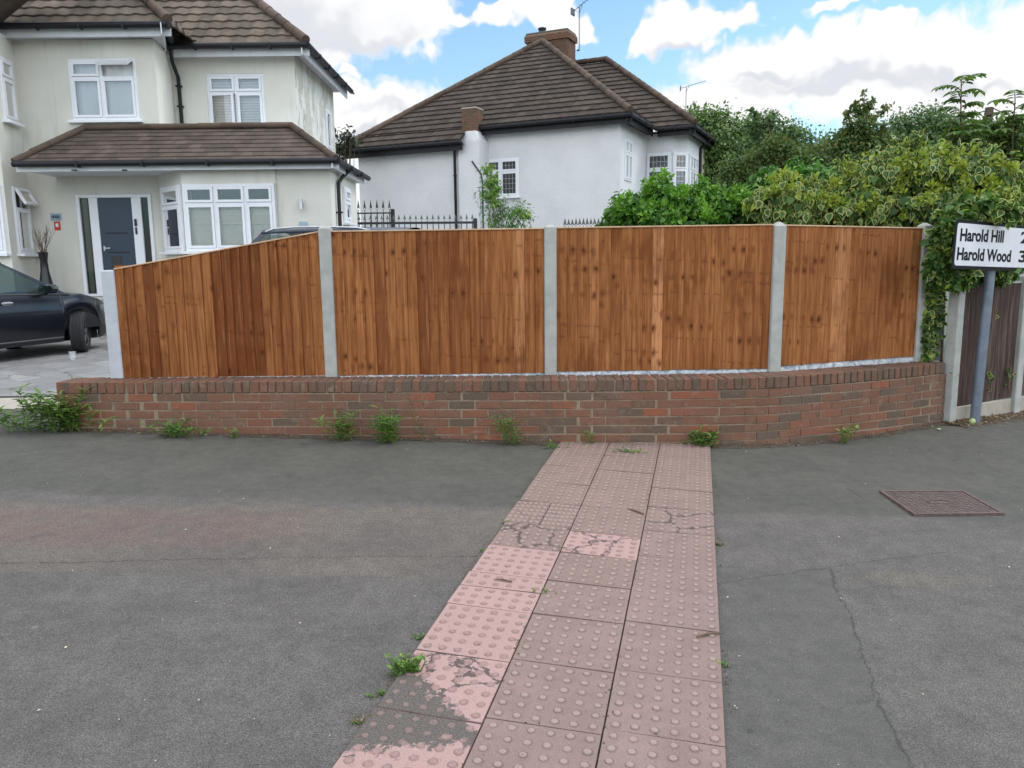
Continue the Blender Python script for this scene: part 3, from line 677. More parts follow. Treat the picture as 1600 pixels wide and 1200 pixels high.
def panel(A, B, zb0, zb1, zt0, zt1, off, seed, gap=.003, dark=.5, m='fence_wood', bw=.094, tints=None):
    random.seed(seed); d = (B-A); L = d.length; u = d.normalized(); n = Vector((u.y, -u.x, 0)); A = A+n*off
    b = MB(); x = 0; grp = 0; gleft = 0; i = 0; gt = .5
    while x < L-.002:
        w = min(bw*rnd(.9, 1.1), L-x)
        if L-x-w < .03: w = L-x
        if gleft <= 0: gleft = random.choice([1, 2, 3, 4, 5, 5, 6]); GID[0] += 1; gt = max(0, min(1, random.gauss(dark, .17))); i = 0
        gleft -= 1; i += 1; tn = max(0, min(1, gt+rnd(-.07, .07)))
        if tints:
            for (f0, f1, tv) in tints:
                if f0 <= x/L <= f1: tn = tv+rnd(-.06, .06)
        f0, f1 = x/L, (x+w)/L; za, zb = zb0+(zb1-zb0)*f0, zb0+(zb1-zb0)*f1; ta, tb = zt0+(zt1-zt0)*f0, zt0+(zt1-zt0)*f1
        jz = rnd(-.002, .004); lift = rnd(0, gap); tw = rnd(-.0015, .0015)
        p0 = A+u*(x-.004); p1 = A+u*(x+w)
        y0f, y1f = .004+tw, .0125+lift      # left edge thin, right edge thick
        nz = 9; vs = []; wcs = []
        for k in range(nz):
            q = k/(nz-1); bow = .0012*math.sin(q*5+x*9)
            for (pp_, yf, xx, z0_, z1_) in ((p0, y0f, 0, za, ta), (p1, y1f, w, zb, tb)):
                z = z0_+(z1_-z0_)*q+jz*(q < .01); P_ = pp_+n*(yf+bow); vs.append((P_.x, P_.y, z)); wcs.append((GID[0]*3.17+xx+i*.002, z+i*.006, GID[0]*5.3+i*.10))
            for (pp_, xx, z0_, z1_) in ((p1, w, zb, tb),):
                z = z0_+(z1_-z0_)*q; P_ = pp_+n*0.0; vs.append((P_.x, P_.y, z)); wcs.append((GID[0]*3.17+xx+.01, z, GID[0]*5.3+i*.10))
        fs = []
        for k in range(nz-1): a = k*3; fs += [(a, a+1, a+4, a+3), (a+1, a+2, a+5, a+4)]
        fs += [(0, 2, 1), ((nz-1)*3, (nz-1)*3+1, (nz-1)*3+2)]
        b.add(vs, fs, tn, wc=wcs); x += w
    # backing rails so that the panel is solid from behind
    for q in (.12, .5, .88):
        c = A+u*(L/2)-n*.02; zz = (zb0+zb1)/2*(1-q)+(zt0+zt1)/2*q
        b.box((c.x, c.y, zz), L, .036, .045, u, n, tint=.4, wc=[(GID[0]*3.3+k*.01, .1*k, q) for k in range(8)])
    c0, c1 = A-n*.001, B+n*(off-.001); b.add([(c0.x, c0.y, zb0), (c1.x, c1.y, zb1), (c1.x, c1.y, zt1-.001), (c0.x, c0.y, zt0-.001)], [(0, 1, 2, 3)], .3, wc=[(0, 0, 0)]*4)
    GID[0] += 1
    pn = b.build('panel', m, fence)
    if m == 'fence_wood':
        b2 = MB(); s0 = A+n*.004; s1 = A+u*L+n*.004; dv = V(s1.x-s0.x, s1.y-s0.y, zt1-zt0); ln = dv.length; dv.normalize(); up = n.cross(dv).normalized(); up = up if up.z > 0 else -up
        b2.box(V((s0.x+s1.x)/2, (s0.y+s1.y)/2, (zt0+zt1)/2+.007), ln, .034, .013, dv, n, up, ch=.003)
        b2.build('capping', 'rail_wood', pn)
    return pn
def zt(px, py, Y): return at(px, py, Y).z
ex = V(.055, 0, 0)
panel(P0+V(.06, -.02, 0), P1-ex, ZT+.004, ZT+.012, zt(176, 422, 7.07), zt(499, 363.5, 7.0),   .012, 3, gap=.011, bw=.088, dark=.26, tints=[(.10, .16, .05), (.36, .42, .72), (.70, .76, .62)])
panel(P1+ex, P2-ex, zt(520, 586.5, 7.03), zt(849, 582, 7.0), zt(519, 363, 7.02), zt(850, 358.5, 7.0), .01, 5, dark=.42, tints=[(.0, .17, .55), (.62, .70, .25), (.74, .82, .58), (.83, .86, .8)])
panel(P2+ex, P3-ex, zt(871, 580, 7.0), zt(1196, 576, 7.03), zt(870, 357.5, 7.0), zt(1205, 352.5, 7.03), .01, 8, dark=.50, tints=[(.41, .47, .95), (.47, .66, .33)])
u4 = (P4-P3).normalized()
panel(P3+u4*.055, P4-u4*.05, zt(1220, 571.5, 7.07), zt(1423, 557, 7.6), zt(1224, 353.5, 7.07), zt(1431, 358, 7.63), .01, 12, dark=.55, tints=[(.33, .36, .92), (.40, .45, .85), (.47, .66, .4)])
def gravel(A, B, z0, z1a, z1b, off=.0):
    b = MB(); d = B-A; L = d.length; u = d.normalized(); n = Vector((u.y, -u.x, 0)); N = 60; vs = []
    for i in range(N+1):
        q = i/N; p = A+u*L*q+n*(off); zt_ = z1a+(z1b-z1a)*q
        for (dd, z) in ((.022+rnd(-.003, .003), z0), (.022+rnd(-.004, .004), (z0*2+zt_)/3), (.018+rnd(-.006, .004), (z0+zt_*2)/3), (.004, zt_), (-.02, zt_), (-.02, z0)): a = p+n*dd; vs.append((a.x, a.y, z))
    fs = [(i*6+k, i*6+6+k, i*6+7+k, i*6+k+1) for i in range(N) for k in range(5)]+[(0, 1, 2, 3, 4, 5), tuple(N*6+k for k in (5, 4, 3, 2, 1, 0))]
    b.add(vs, fs); b.build('gravel_board', 'rock_concrete', fence, smooth=True)
gravel(P1+ex, P2-ex, ZT-.02, ZT+.012, zt(849, 581, 7.0)-.003); gravel(P2+ex, P3-ex, ZT-.02, zt(871, 579.5, 7.0)-.003, zt(1196, 575.5, 7.03)-.003)
gravel(P3+u4*.055, P4-u4*.05, ZT-.02, zt(1220, 571, 7.07)-.003, zt(1423, 556.5, 7.6)-.003)
random.seed(21)
# ================================================================== BUILDING HELPERS
Z = V(0, 0, 1)
def wallface(b, O, u, w, z0, z1, holes=(), depth=.22, poly=None):
    """upright wall from O along u (w long), with rectangular holes (x0,x1,za,zb) that have reveals; faces to the right-hand side n of u"""
    n = Vector((u.y, -u.x, 0)); xs = sorted({0, w, *[q for h in holes for q in h[:2]]}); zs = sorted({z0, z1, *[q for h in holes for q in h[2:]]})
    def P(x, z, d=0): q = O+u*x-n*d; return (q.x, q.y, z)
    for i in range(len(xs)-1):
        for j in range(len(zs)-1):
            xm, zm = (xs[i]+xs[i+1])/2, (zs[j]+zs[j+1])/2
            if any(h[0] < xm < h[1] and h[2] < zm < h[3] for h in holes): continue
            b.add([P(xs[i], zs[j]), P(xs[i+1], zs[j]), P(xs[i+1], zs[j+1]), P(xs[i], zs[j+1])], [(0, 1, 2, 3)])
    for (x0, x1, a, c) in holes:
        for (p, q) in (((x0, a), (x1, a)), ((x1, a), (x1, c)), ((x1, c), (x0, c)), ((x0, c), (x0, a))):
            b.add([P(*p), P(*q), P(*q, depth), P(*p, depth)], [(0, 1, 2, 3)])
def window(par, O, u, w, z0, z1, cols, split, sill=True, inset=.09, cover='blind', openl=None, lead=False, band=.07, label=None, sash=True):
    """casement window; cols = fractions of width; split = height fraction where the top lights start (None: none). O is its lower corner in plan"""
    n = Vector((u.y, -u.x, 0)); h = z1-z0; F0 = -inset
    def P(x, d, z): q = O+u*x+n*(F0+d); return Vector((q.x, q.y, z0+z))
    b = MB(); fw = .055
    def bar(b, x0, x1, za, zb, d0, d1, ch=.006): b.box(P((x0+x1)/2, (d0+d1)/2, (za+zb)/2), x1-x0, d1-d0, zb-za, u, n, Z, ch=ch)
    bar(b, 0, w, 0, fw, 0, .06); bar(b, 0, w, h-fw, h, 0, .06); bar(b, 0, fw, fw, h-fw, 0, .06); bar(b, w-fw, w, fw, h-fw, 0, .06)
    ed = [0]; 
    for c in cols: ed.append(ed[-1]+c*w)
    for e in ed[1:-1]: bar(b, e-.024, e+.024, fw, h-fw, 0, .056)
    rows = [(0, h)] if split is None else [(0, h*split), (h*split, h)]
    if split is not None:
        for i in range(len(cols)): bar(b, max(ed[i]+.024, fw), min(ed[i+1]-.024, w-fw), h*split-.022, h*split+.022, 0, .054)
    if sill: bar(b, -.06, w+.06, -.055, -.003, -.02, .15)
    root = b.build('window', 'upvc', par)
    if label: root['label'] = label
    for i in range(len(cols)):
        for j, (ra, rb) in enumerate(rows):
            x0, x1 = max(ed[i]+.024, fw)+.001, min(ed[i+1]-.024, w-fw)-.001; za, zb = max(ra+.022, fw)+.001, min(rb-.022 if rb < h else h, h-fw)-.001
            op = openl and openl.get((i, j)); bs = MB(); sw = .045
            def OP(x, d, z):
                if not op: return P(x, d, z)
                kind, a = op
                if kind == 'top': zz = zb-z; return P(x, d*math.cos(a)+.03+zz*math.sin(a), zb-zz*math.cos(a)+d*math.sin(a))
                xx = x-x0 if kind == 'left' else x1-x
                xr = xx*math.cos(a); dd = d+xx*math.sin(a)+.02; return P(x0+xr if kind == 'left' else x1-xr, dd, z)
            def q4(b, xa, xb, za_, zb_, d0, d1):
                vs = [OP(x, d, z) for z in (za_, zb_) for d in (d0, d1) for x in (xa, xb)]
                b.add(vs, [(0, 2, 3, 1), (4, 5, 7, 6), (0, 1, 5, 4), (2, 6, 7, 3), (0, 4, 6, 2), (1, 3, 7, 5)])
            if sash:
                q4(bs, x0, x1, za, za+sw, .02, .074); q4(bs, x0, x1, zb-sw, zb, .02, .074); q4(bs, x0, x0+sw, za+sw, zb-sw, .02, .074); q4(bs, x1-sw, x1, za+sw, zb-sw, .02, .074)
                bs.build('sash', 'upvc', root)
            g = MB(); q4(g, x0+sw*.9, x1-sw*.9, za+sw*.9, zb-sw*.9, .04, .048); g.build('pane', 'window_glass', root)
            if lead:
                l = MB(); nx = max(2, round((x1-x0-2*sw)/.12)); nz = max(2, round((zb-za-2*sw)/.17))
                for k in range(1, nx): xx = x0+sw+(x1-x0-2*sw)*k/nx; bar(l, xx-.005, xx+.005, za+sw, zb-sw, .049, .054, 0)
                for k in range(1, nz): zz = za+sw+(zb-za-2*sw)*k/nz; bar(l, x0+sw, x1-sw, zz-.005, zz+.005, .0545, .057, 0)
                l.build('leading', 'steel', root)
    def B(x, d, z): q = O+u*x-n*d; return (q.x, q.y, z0+z)
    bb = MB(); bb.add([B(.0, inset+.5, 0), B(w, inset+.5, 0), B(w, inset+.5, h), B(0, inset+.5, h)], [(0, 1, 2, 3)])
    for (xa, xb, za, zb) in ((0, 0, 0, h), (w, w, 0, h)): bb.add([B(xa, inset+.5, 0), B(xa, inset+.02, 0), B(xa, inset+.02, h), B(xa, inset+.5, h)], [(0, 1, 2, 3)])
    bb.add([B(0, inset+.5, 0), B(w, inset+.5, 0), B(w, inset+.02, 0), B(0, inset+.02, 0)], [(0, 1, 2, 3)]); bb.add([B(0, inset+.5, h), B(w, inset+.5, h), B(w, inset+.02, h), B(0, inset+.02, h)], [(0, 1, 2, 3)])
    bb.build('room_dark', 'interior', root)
    if cover:
        kinds = cover if isinstance(cover, (list, tuple)) else [cover]
        for cv in kinds:
            c = MB()
            if cv == 'blind' or cv == 'blind_mid':
                z_, lo = (h-.05, .05) if cv == 'blind' else (h*.69, h*.42)
                while z_ > lo: c.box(Vector(B(w/2, inset+.045, z_)), w-.1, .054, .003, u, (n*.28-Z*.96).normalized(), (n*.96+Z*.28).normalized()); z_ -= .055
                c.build('blind', 'blind', root)
            elif cv == 'curtain':
                N = int(w/.04); vs = []
                for k in range(N+1):
                    xx = .04+(w-.08)*k/N; dd = inset+.05+.012*math.sin(k*1.35)+.01*math.sin(k*.4); vs += [B(xx, dd, .02), B(xx, dd, h-.05)]
                c.add(vs, [(2*k, 2*k+2, 2*k+3, 2*k+1) for k in range(N)]); c.build('curtain', 'curtain', root, smooth=True)
            elif cv == 'scallop':           # net with a swagged top edge
                N = 40; vs = []
                for k in range(N+1):
                    xx = .04+(w-.08)*k/N; top = h*(.60+.05*abs(math.sin(k/N*math.pi*3))); dd = inset+.06+.01*math.sin(k*1.2); vs += [B(xx, dd, .02), B(xx, dd, top)]
                c.add(vs, [(2*k, 2*k+2, 2*k+3, 2*k+1) for k in range(N)]); c.build('net_curtain', 'curtain', root, smooth=True)
    return root
def roofplane(b, E0, E1, upv, lo, hi, top, gauge, step=.03, wave=0, pitchw=.3):
    """tiled slope: eave from E0 to E1, up-slope unit vector; lo(t)/hi(t) are the ends measured along the eave at distance t up the slope"""
    u = (E1-E0).normalized(); nrm = u.cross(upv).normalized(); nrm = nrm if nrm.z > 0 else -nrm; t = 0; row = 0
    for k in range(8):                  # boarding under the tiles
        ta, tb = top*k/8, top*(k+1)/8
        if hi(ta) > lo(ta): b.add([E0+u*lo(ta)+upv*ta-nrm*.028, E0+u*hi(ta)+upv*ta-nrm*.028, E0+u*max(hi(tb), lo(tb))+upv*tb-nrm*.028, E0+u*lo(tb)+upv*tb-nrm*.028], [(0, 1, 2, 3)], 0)
    while t < top-.01:
        t2 = min(t+gauge, top); a = min(lo(t), lo(t2)); c = max(hi(t), hi(t2)); d = pitchw/8 if wave else pitchw; offs = (row % 2)*pitchw/2 if not wave else 0
        k0 = math.floor((a-offs)/d); k1 = math.ceil((c-offs)/d); tn = .5; 
        for k in range(k0, k1):
            xa, xb = k*d+offs, (k+1)*d+offs
            if wave:
                if k % 8 == 0 or k == k0: tn = rnd(0, 1)
            else: tn = rnd(0, 1)
            def pt(x, tt, hgt): x = max(lo(tt), min(hi(tt), x)); return E0+u*x+upv*tt+nrm*hgt
            wv = (lambda x: wave*math.sin(2*math.pi*(x/pitchw))) if wave else (lambda x: 0)
            if min(xb, hi(t)) <= max(xa, lo(t)) and min(xb, hi(t2)) <= max(xa, lo(t2)): continue
            st = step*rnd(.9, 1.1)
            q = [pt(xa, t, st+wv(xa)), pt(xb, t, st+wv(xb)), pt(xb, t2, .004+wv(xb)*.9), pt(xa, t2, .004+wv(xa)*.9), pt(xa, t, -.004+wv(xa)*.3), pt(xb, t, -.004+wv(xb)*.3)]
            b.add(q, [(0, 1, 2, 3), (4, 5, 1, 0)], tn)
        t = t2; row += 1
def ridge(b, A, B, r=.11, seg=.42):
    d = B-A; L = d.length; u = d/L; n = max(1, round(L/seg))
    for i in range(n):
        a = A+u*(L*i/n-.015); c = A+u*(L*(i+1)/n); j = rnd(-.006, .006)
        b.tube([a+V(0, 0, j), c+V(0, 0, j)], [r*1.05, r*.95], 10, True, rnd(0, 1))
def gutter(par, pts, r=.058, name='gutter', fascia='fascia_white', fh=.16, fd=.09, brk=.9, out=None):
    b = MB()
    for i in range(len(pts)-1):
        A, B = pts[i], pts[i+1]; b.tube([A, B], r, 10); L = (B-A).length; k = int(L/brk)
        for j in range(1, k+1): p = A+(B-A)*(j/(k+1)); b.box(p-V(0, 0, .02), .035, .14, .10, (B-A).normalized(), Vector((-(B-A).y, (B-A).x, 0)).normalized(), Z)
    b.build(name, 'gutter_black', par, smooth=True)
    f_ = MB()
    for i in range(len(pts)-1):
        A, B = pts[i], pts[i+1]; d = (B-A).normalized(); inn = Vector((-d.y, d.x, 0)); inn = inn if (out is None or inn.dot(out) < 0) else -inn
        p = (A+B)/2+inn*fd-V(0, 0, fh/2-.02); f_.box(p, (B-A).length+.04 if i else (B-A).length, .022, fh, d, inn, Z)
    f_.build('fascia', fascia, par)
def pipe(par, pts, r=.034, name='downpipe', m='gutter_black', clips=True):
    b = MB(); b.tube(pts, r, 10)
    if clips:
        a, c = pts[-2], pts[-1]
        for q in (.15, .5, .85): b.box(a+(c-a)*q, .12, .09, .03)
    return b.build(name, m, par, smooth=True)
# ================================================================== LEFT HOUSE (two storeys, cream render)
YD, YB, YE, YG = 15.8, 17.0, 14.98, 14.70       # door wall / recessed wall / extension front / lower eaves
LH = thing('rendered_house', 'cream rendered two-storey house with a brown hipped porch roof and navy front door', 'house', (-6, 16, .5))
ux = V(1, 0, 0); uyb = V(0, 1, 0)
def xat(px, Y, py=200): return at(px, py, Y).x
def zat(py, Y, px=300): return at(px, py, Y).z
xA0, xA1 = xat(34, YD), xat(250, YD); xB0, xB1 = xat(283, YB), xat(465, YB); xE0, xE1 = xat(430, YE), xat(512, YE)
zEv = zat(62, YD, 150)+.0; zPor = zat(262, YE, 300)
zThr = zat(463, YD, 140)
b = MB()
# upper windows
wA = (xat(110, YD, 140)-xA0, xat(215, YD, 140)-xA0, zat(188, YD, 160), zat(92, YD, 160))
wB = (xat(324, YB, 150)-xB0, xat(413, YB, 150)-xB0, zat(200, YB, 370), zat(115, YB, 370))
dr = (xat(118, YD, 304)-xA0, xat(236, YD, 304)-xA0, zThr, zat(304, YD, 180))
xR = xB0+.06
wallface(b, V(xA0, YD, 0), ux, xA1-xA0, .1, zEv, [wA, dr])
wallface(b, V(xA1, YD, 0), (V(xB0-.1, YB, 0)-V(xA1, YD, 0)).normalized(), (V(xB0-.1, YB, 0)-V(xA1, YD, 0)).length, zPor, zEv)
wallface(b, V(xA1, YD, 0), ux, .9, .1, zPor+.3)
wallface(b, V(xB0-.12, YB, 0), ux, xB1-xB0+.12, .4, zEv, [(wB[0]+.12, wB[1]+.12, wB[2], wB[3])])
b.build('front_wall', 'render_cream', LH)
window(LH, V(xA0+wA[0], YD, 0), ux, wA[1]-wA[0], wA[2], wA[3], [.47, .53], .70, cover='curtain', openl={(1, 1): ('top', rad(62))}, inset=.05)
window(LH, V(xB0+wB[0], YB, 0), ux, wB[1]-wB[0], wB[2], wB[3], [.5, .5], .66, cover='blind', openl={(0, 0): ('left', rad(9))}, sill=False, inset=.07)
# gable side with peeling paint
xS = xB1; yS1 = 20.6
b = MB(); wallface(b, V(xS, YB, 0), uyb, yS1-YB, .3, zEv, [(2.55, 3.05, zat(235, 19.8, 512), zat(172, 19.8, 512))]); b.build('side_wall', 'render_peeling', LH)
window(LH, V(xS, YB+2.55, 0), uyb, .5, zat(235, 19.8, 512), zat(172, 19.8, 512), [1], None, sill=False, inset=.02, cover='blind')
b = MB(); wallface(b, V(xS, yS1, 0), V(-1, 0, 0), 8, .3, zEv); b.build('rear_wall', 'render_cream', LH)
# left bay (two storeys)
b = MB(); YV = 14.75
a0 = V(xat(30, 15.7), 15.7, 0); a1 = V(xat(-4, YV), YV, 0); a2 = V(a1.x-2.2, YV, 0); a3 = V(a2.x-1.0, YD, 0); a0 = V(xA0, YD, 0)
ch = (a0-a1); cl = ch.length; cu = ch.normalized()
zb = [(zat(182, YV, 15), zat(78, YV, 5)), (zat(396, 15.2, 45), zat(292, 15.2, 45))]
hol = [(.30, cl-.22, zb[0][0], zb[0][1]), (.30, cl-.10, zb[1][0], zb[1][1])]
wallface(b, a1, cu, cl, .1, zEv, hol); fr_h = [(.25, 1.95, zb[0][0], zb[0][1]), (.25, 2.14, zb[1][0], zb[1][1])]
wallface(b, a2, ux, 2.2, .1, zEv, fr_h); wallface(b, a3, (a2-a3).normalized(), (a2-a3).length, .1, zEv)
b.build('bay_wall', 'render_cream', LH)
for k in (0, 1):
    window(LH, a1+cu*hol[k][0], cu, hol[k][1]-hol[k][0], *zb[k], [1], .68, cover='blind' if k == 0 else 'curtain', openl={(0, 1): ('top', rad(28))} if k else None, inset=.02)
    window(LH, a2+ux*fr_h[k][0], ux, fr_h[k][1]-fr_h[k][0], *zb[k], [.34, .33, .33], .68, cover='curtain', inset=.02)
# door set
t0 = xA0+dr[0]; dw = dr[1]-dr[0]; dh = dr[3]-dr[2]; zd = dr[2]
b = MB()
def dbar(b, x0, x1, za, zb_, d0, d1, ch=.006): b.box(V(t0+(x0+x1)/2, YD-(d0+d1)/2, zd+(za+zb_)/2), x1-x0, d1-d0, zb_-za, ch=ch)
fx = [(0, .075), (.215, .345), (1.0-.13*0, 0)]
D0, D1 = dw*.285, dw*.735                        # the door leaf
dbar(b, 0, .07, 0, dh, -.06, .03); dbar(b, dw-.07, dw, 0, dh, -.06, .03); dbar(b, .07, dw-.07, dh-.06, dh, -.06, .03)
dbar(b, dw*.17, D0, 0, dh-.06, -.058, .028); dbar(b, D1, dw*.86, 0, dh-.06, -.058, .028); dbar(b, .07, dw-.07, 0, .05, -.055, .034)
dfr = b.build('door_frame', 'upvc', LH)
for sx_ in ((.07, dw*.17), (dw*.86, dw-.07)): b = MB(); dbar(b, *sx_, .05, dh-.06, -.02, -.01, 0); b.build('side_light', 'car_glass', dfr)
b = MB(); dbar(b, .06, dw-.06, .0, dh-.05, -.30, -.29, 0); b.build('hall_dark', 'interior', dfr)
b = MB(); dbar(b, D0, D1, .05, dh-.06, -.03, .012, .004)
door = b.build('front_door', 'door_navy', LH)
for (za, zb_) in ((.12, .15), (dh*.43, dh*.43+.02), (dh*.62, dh*.62+.02)): b = MB(); dbar(b, D0+.12, D1-.12, za, zb_, .012, .017, 0); b.build('door_moulding', 'gutter_black', door)
b = MB(); dbar(b, D0+.05, D0+.19, dh*.47, dh*.47+.028, .03, .05); dbar(b, D0+.05, D0+.08, dh*.45, dh*.50, .012, .04); b.build('door_handle', 'steel', door)
b = MB(); dbar(b, D0+.17, D0+.38, dh*.27, dh*.40, .0125, .02, .003); b.build('cat_flap', 'black_plastic', door)
b = MB(); dbar(b, D1+.035, D1+.085, dh*.69, dh*.76, .03, .05); dbar(b, D1+.04, D1+.08, dh*.61, dh*.68, .03, .045); b.build('doorbell', 'black_plastic', LH)
b = MB()
for k in range(4): b.box(V(t0+dw*.55, YD-.15-.26*k, zThr-.06-.16*k-.06), dw+.6, .32+.0*k, .11, ch=.01); b.box(V(t0+dw*.55, YD-.12-.26*k, zThr-.16-.16*k-.02), dw+.56, .28, .10)
b.build('door_step', 'threshold', LH)
# number plate and notice beside the door
b = MB(); nx_, nz_ = xat(88, YD, 339), zat(339, YD, 88); b.box(V(nx_, YD-.01, nz_), .22, .02, .14, ch=.006)
npl = b.build('number_plate', 'plaque_blue', LH)
def text(s, size, loc, u, up, m, par, name='lettering', ext=.001, xs=1, bold=0, align='LEFT'):
    cu_ = bpy.data.curves.new(name, 'FONT'); cu_.body = s; cu_.size = size; cu_.extrude = ext; cu_.offset = bold; cu_.align_x = align; cu_.resolution_u = 4
    tmp = bpy.data.objects.new(name, cu_); COL.objects.link(tmp); bpy.context.view_layer.update()
    me = bpy.data.meshes.new_from_object(tmp.evaluated_get(bpy.context.evaluated_depsgraph_get())); bpy.data.objects.remove(tmp)
    u = Vector(u).normalized(); up = Vector(up).normalized(); n = u.cross(up); m4 = Matrix((u*xs, up, n)).transposed().to_4x4(); m4.translation = Vector(loc)
    me.transform(m4); me.materials.clear(); me.materials.append(MATS[m]); me.name = name
    return link(name, me, par)
text('446', .11, (nx_, YD-.0215, nz_-.035), ux, Z, 'door_navy', npl, 'house_number', align='CENTER', bold=.002)
b = MB(); b.box(V(xat(90, YD, 353), YD-.008, zat(353, YD, 90)), .12, .016, .17, ch=.004); no = b.build('notice', 'paper_red', LH)
b = MB(); b.box(V(xat(90, YD, 353), YD-.018, zat(352, YD, 90)), .055, .004, .07); b.build('notice_mark', 'lamp_white', no)
# extension front + box bay + side
b = MB(); zX = zPor+.02
xb0, xb1 = xat(285, YE-.03, 300), xat(430, YE-.03, 300); cdx = .80
zw0, zw1 = zat(392, YE, 350), zat(288, YE, 350)
wallface(b, V(xb1, YE, 0), ux, xE1-xb1, .2, zX); ue = uyb
wallface(b, V(xE1, YE, 0), uyb, 2.5, .2, zX, [(1.02, 1.6, zat(348, 16.3, 545), zat(293, 16.3, 545))])
wallface(b, V(xE1, YE+2.5, 0), V(-1, 0, 0), 4, .2, zX)
b.build('extension_wall', 'render_cream', LH)
window(LH, V(xE1, YE+1.02, 0), uyb, .58, zat(348, 16.3, 545), zat(293, 16.3, 545), [1], .6, inset=.0)
b = MB(); p0 = V(xb0, YE-.04, 0); c0 = V(xb0-cdx, YE+cdx-.02, 0); chu = (p0-c0).normalized(); chl = (p0-c0).length
wallface(b, p0, ux, xb1-xb0+.02, .2, zX, [(.02, xb1-xb0, zw0, zw1)], .18); wallface(b, c0, chu, chl, .2, zX, [(.22, chl-.03, zw0, zw1)], .18)
b.add([(xb1+.02, YE-.04, zw1), (xb1+.02, YE+.01, zw1), (xb1+.02, YE+.01, zX), (xb1+.02, YE-.04, zX)], [(0, 1, 2, 3)])
b.build('bay_wall', 'render_cream', LH)
bw = window(LH, p0+ux*.02, ux, xb1-xb0-.02, zw0, zw1, [.345, .335, .32], .71, cover=['blind_mid', 'scallop'], inset=.0)
window(LH, c0+chu*.22, chu, chl-.25, zw0, zw1, [1], .70, cover='blind', inset=.0)
# wall lamp and little box on the extension
b = MB(); q = at(472, 319, YE); b.box(q+V(0, -.03, 0), .05, .06, .05); b.lathe(q+V(0, -.09, -.10), [(0, 0), (.035, 0), (.035, .2), (0, .2)], 12); b.build('wall_lamp', 'steel', LH, smooth=True)
b = MB(); q = at(474, 350, YE); b.box(q+V(0, -.02, 0), .14, .04, .09, ch=.004); b.build('meter_plate', 'plaque_blue', LH)
# lower hipped roof
zg = zat(252, YG, 300); zr = zat(201, YD, 250); xl, xr_ = xat(22, YG, 252), xat(524, YG, 250); xrl, xrr = xat(133, YD-.02, 200), xat(455, YD-.02, 200)
rise, run = zr-zg, YD-YG; Ls = math.hypot(rise, run); up = V(0, run, rise)/Ls
b = MB(); E0, E1 = V(xl, YG, zg), V(xr_, YG, zg); wd = xr_-xl
roofplane(b, E0, E1, up, lambda t: (xrl-xl)*t/Ls, lambda t: wd-(xr_-xrr)*t/Ls, Ls, .165, .018, 0, .21)
# right slope running back
E2 = V(xr_, YE+2.75, zg); rs = xr_-xrr; Lr = math.hypot(rise, rs)
roofplane(b, E1, E2, V(-rs, 0, rise)/Lr, lambda t: run*t/Lr, lambda t: (E2-E1).length, Lr, .165, .018, 0, .21)
lr = b.build('porch_roof', 'tile_plain', LH)
b = MB(); q0, q1 = V(xrl, YD-.04, zr+.03), V(xrr, YD-.04, zr+.03); ridge(b, q0, q1, .06, .45); ridge(b, V(xl, YG, zg+.04), q0, .065, .4); ridge(b, V(xr_, YG, zg+.04), q1, .065, .4); b.build('ridge_tiles', 'ridge_tile', lr, smooth=True)
b = MB(); b.add([(xl+.1, YG+.08, zg-.13), (xr_-.1, YG+.08, zg-.13), (xr_-.1, YD, zg-.13), (xl+.1, YD, zg-.13)], [(0, 1, 2, 3)])
b.add([(xE1-.1, YE, zg-.132), (xr_-.1, YE, zg-.132), (xr_-.1, YE+2.7, zg-.132), (xE1-.1, YE+2.7, zg-.132)], [(0, 1, 2, 3)])
b.add([(xrl, YD-.05, zr), (xrr, YD-.05, zr), (xrr, YB, zr+.02), (xB0-.1, YB, zr+.02), (xrl, YD+.0, zr+.02)], [(0, 1, 2, 3, 4)]); b.build('soffit', 'fascia_white', LH)
gutter(LH, [V(xl, YG-.05, zg-.02), V(xr_+.05, YG-.05, zg-.02), V(xr_+.05, YE+2.8, zg-.02)], .055, fh=.15, fd=.10, brk=1.35, out=V(.6, -1, 0))
for px in (116, 195): b = MB(); q = atz(px, 266, zg-.14); b.lathe(q, [(0, -.01), (.05, -.01), (.05, .01)], 12); b.build('downlight', 'black_plastic', LH)
q = V(xE1+.06, YE+.42, 0); pipe(LH, [V(xr_+.02, YE+.9, zg-.06), V(xr_-.10, YE+.75, zg-.2), V(q.x, q.y+.05, zg-.34), V(q.x, q.y, zg-.5), V(q.x, q.y, .4)], .036)
# main roofs
def hiproof(par, xe0, xe1, yf, z, pitch, top, gauge=.33, left=None, tile='tile_brown', depth=5.5):
    tp = math.tan(rad(pitch)); cs = math.cos(rad(pitch)); b = MB(); E0, E1 = V(xe0, yf, z), V(xe1, yf, z); up = V(0, cs, math.sin(rad(pitch)))
    roofplane(b, E0, E1, up, (lambda t: t*cs) if left is None else left, lambda t: (xe1-xe0)-t*cs, top, gauge, .034, .011, .30)
    roofplane(b, E1, V(xe1, yf+depth, z), V(-cs, 0, math.sin(rad(pitch))), lambda t: t*cs, lambda t: depth, top, gauge, .032, .018, .30)
    r_ = b.build('roof', tile, par); b = MB(); hp = E1+V(-1, 1, tp)*(top*cs); ridge(b, E1+V(.0, .0, .07), hp+V(0, 0, .07), .095, .40); b.build('hip_tiles', 'ridge_tile', r_, smooth=True); return r_
zM = zat(70, YB-.35, 380); eb = xat(477, YB-.4, 70)
hiproof(LH, xA1-1.2, eb, YB-.38, zM, 41, 4.2, left=lambda t: 0, depth=4.9)
gutter(LH, [V(xB0-.2, YB-.42, zM-.03), V(eb+.05, YB-.42, zM-.03), V(eb+.05, yS1+.35, zM-.03)], .06, fh=.20, fd=.12, out=V(.6, -1, 0))
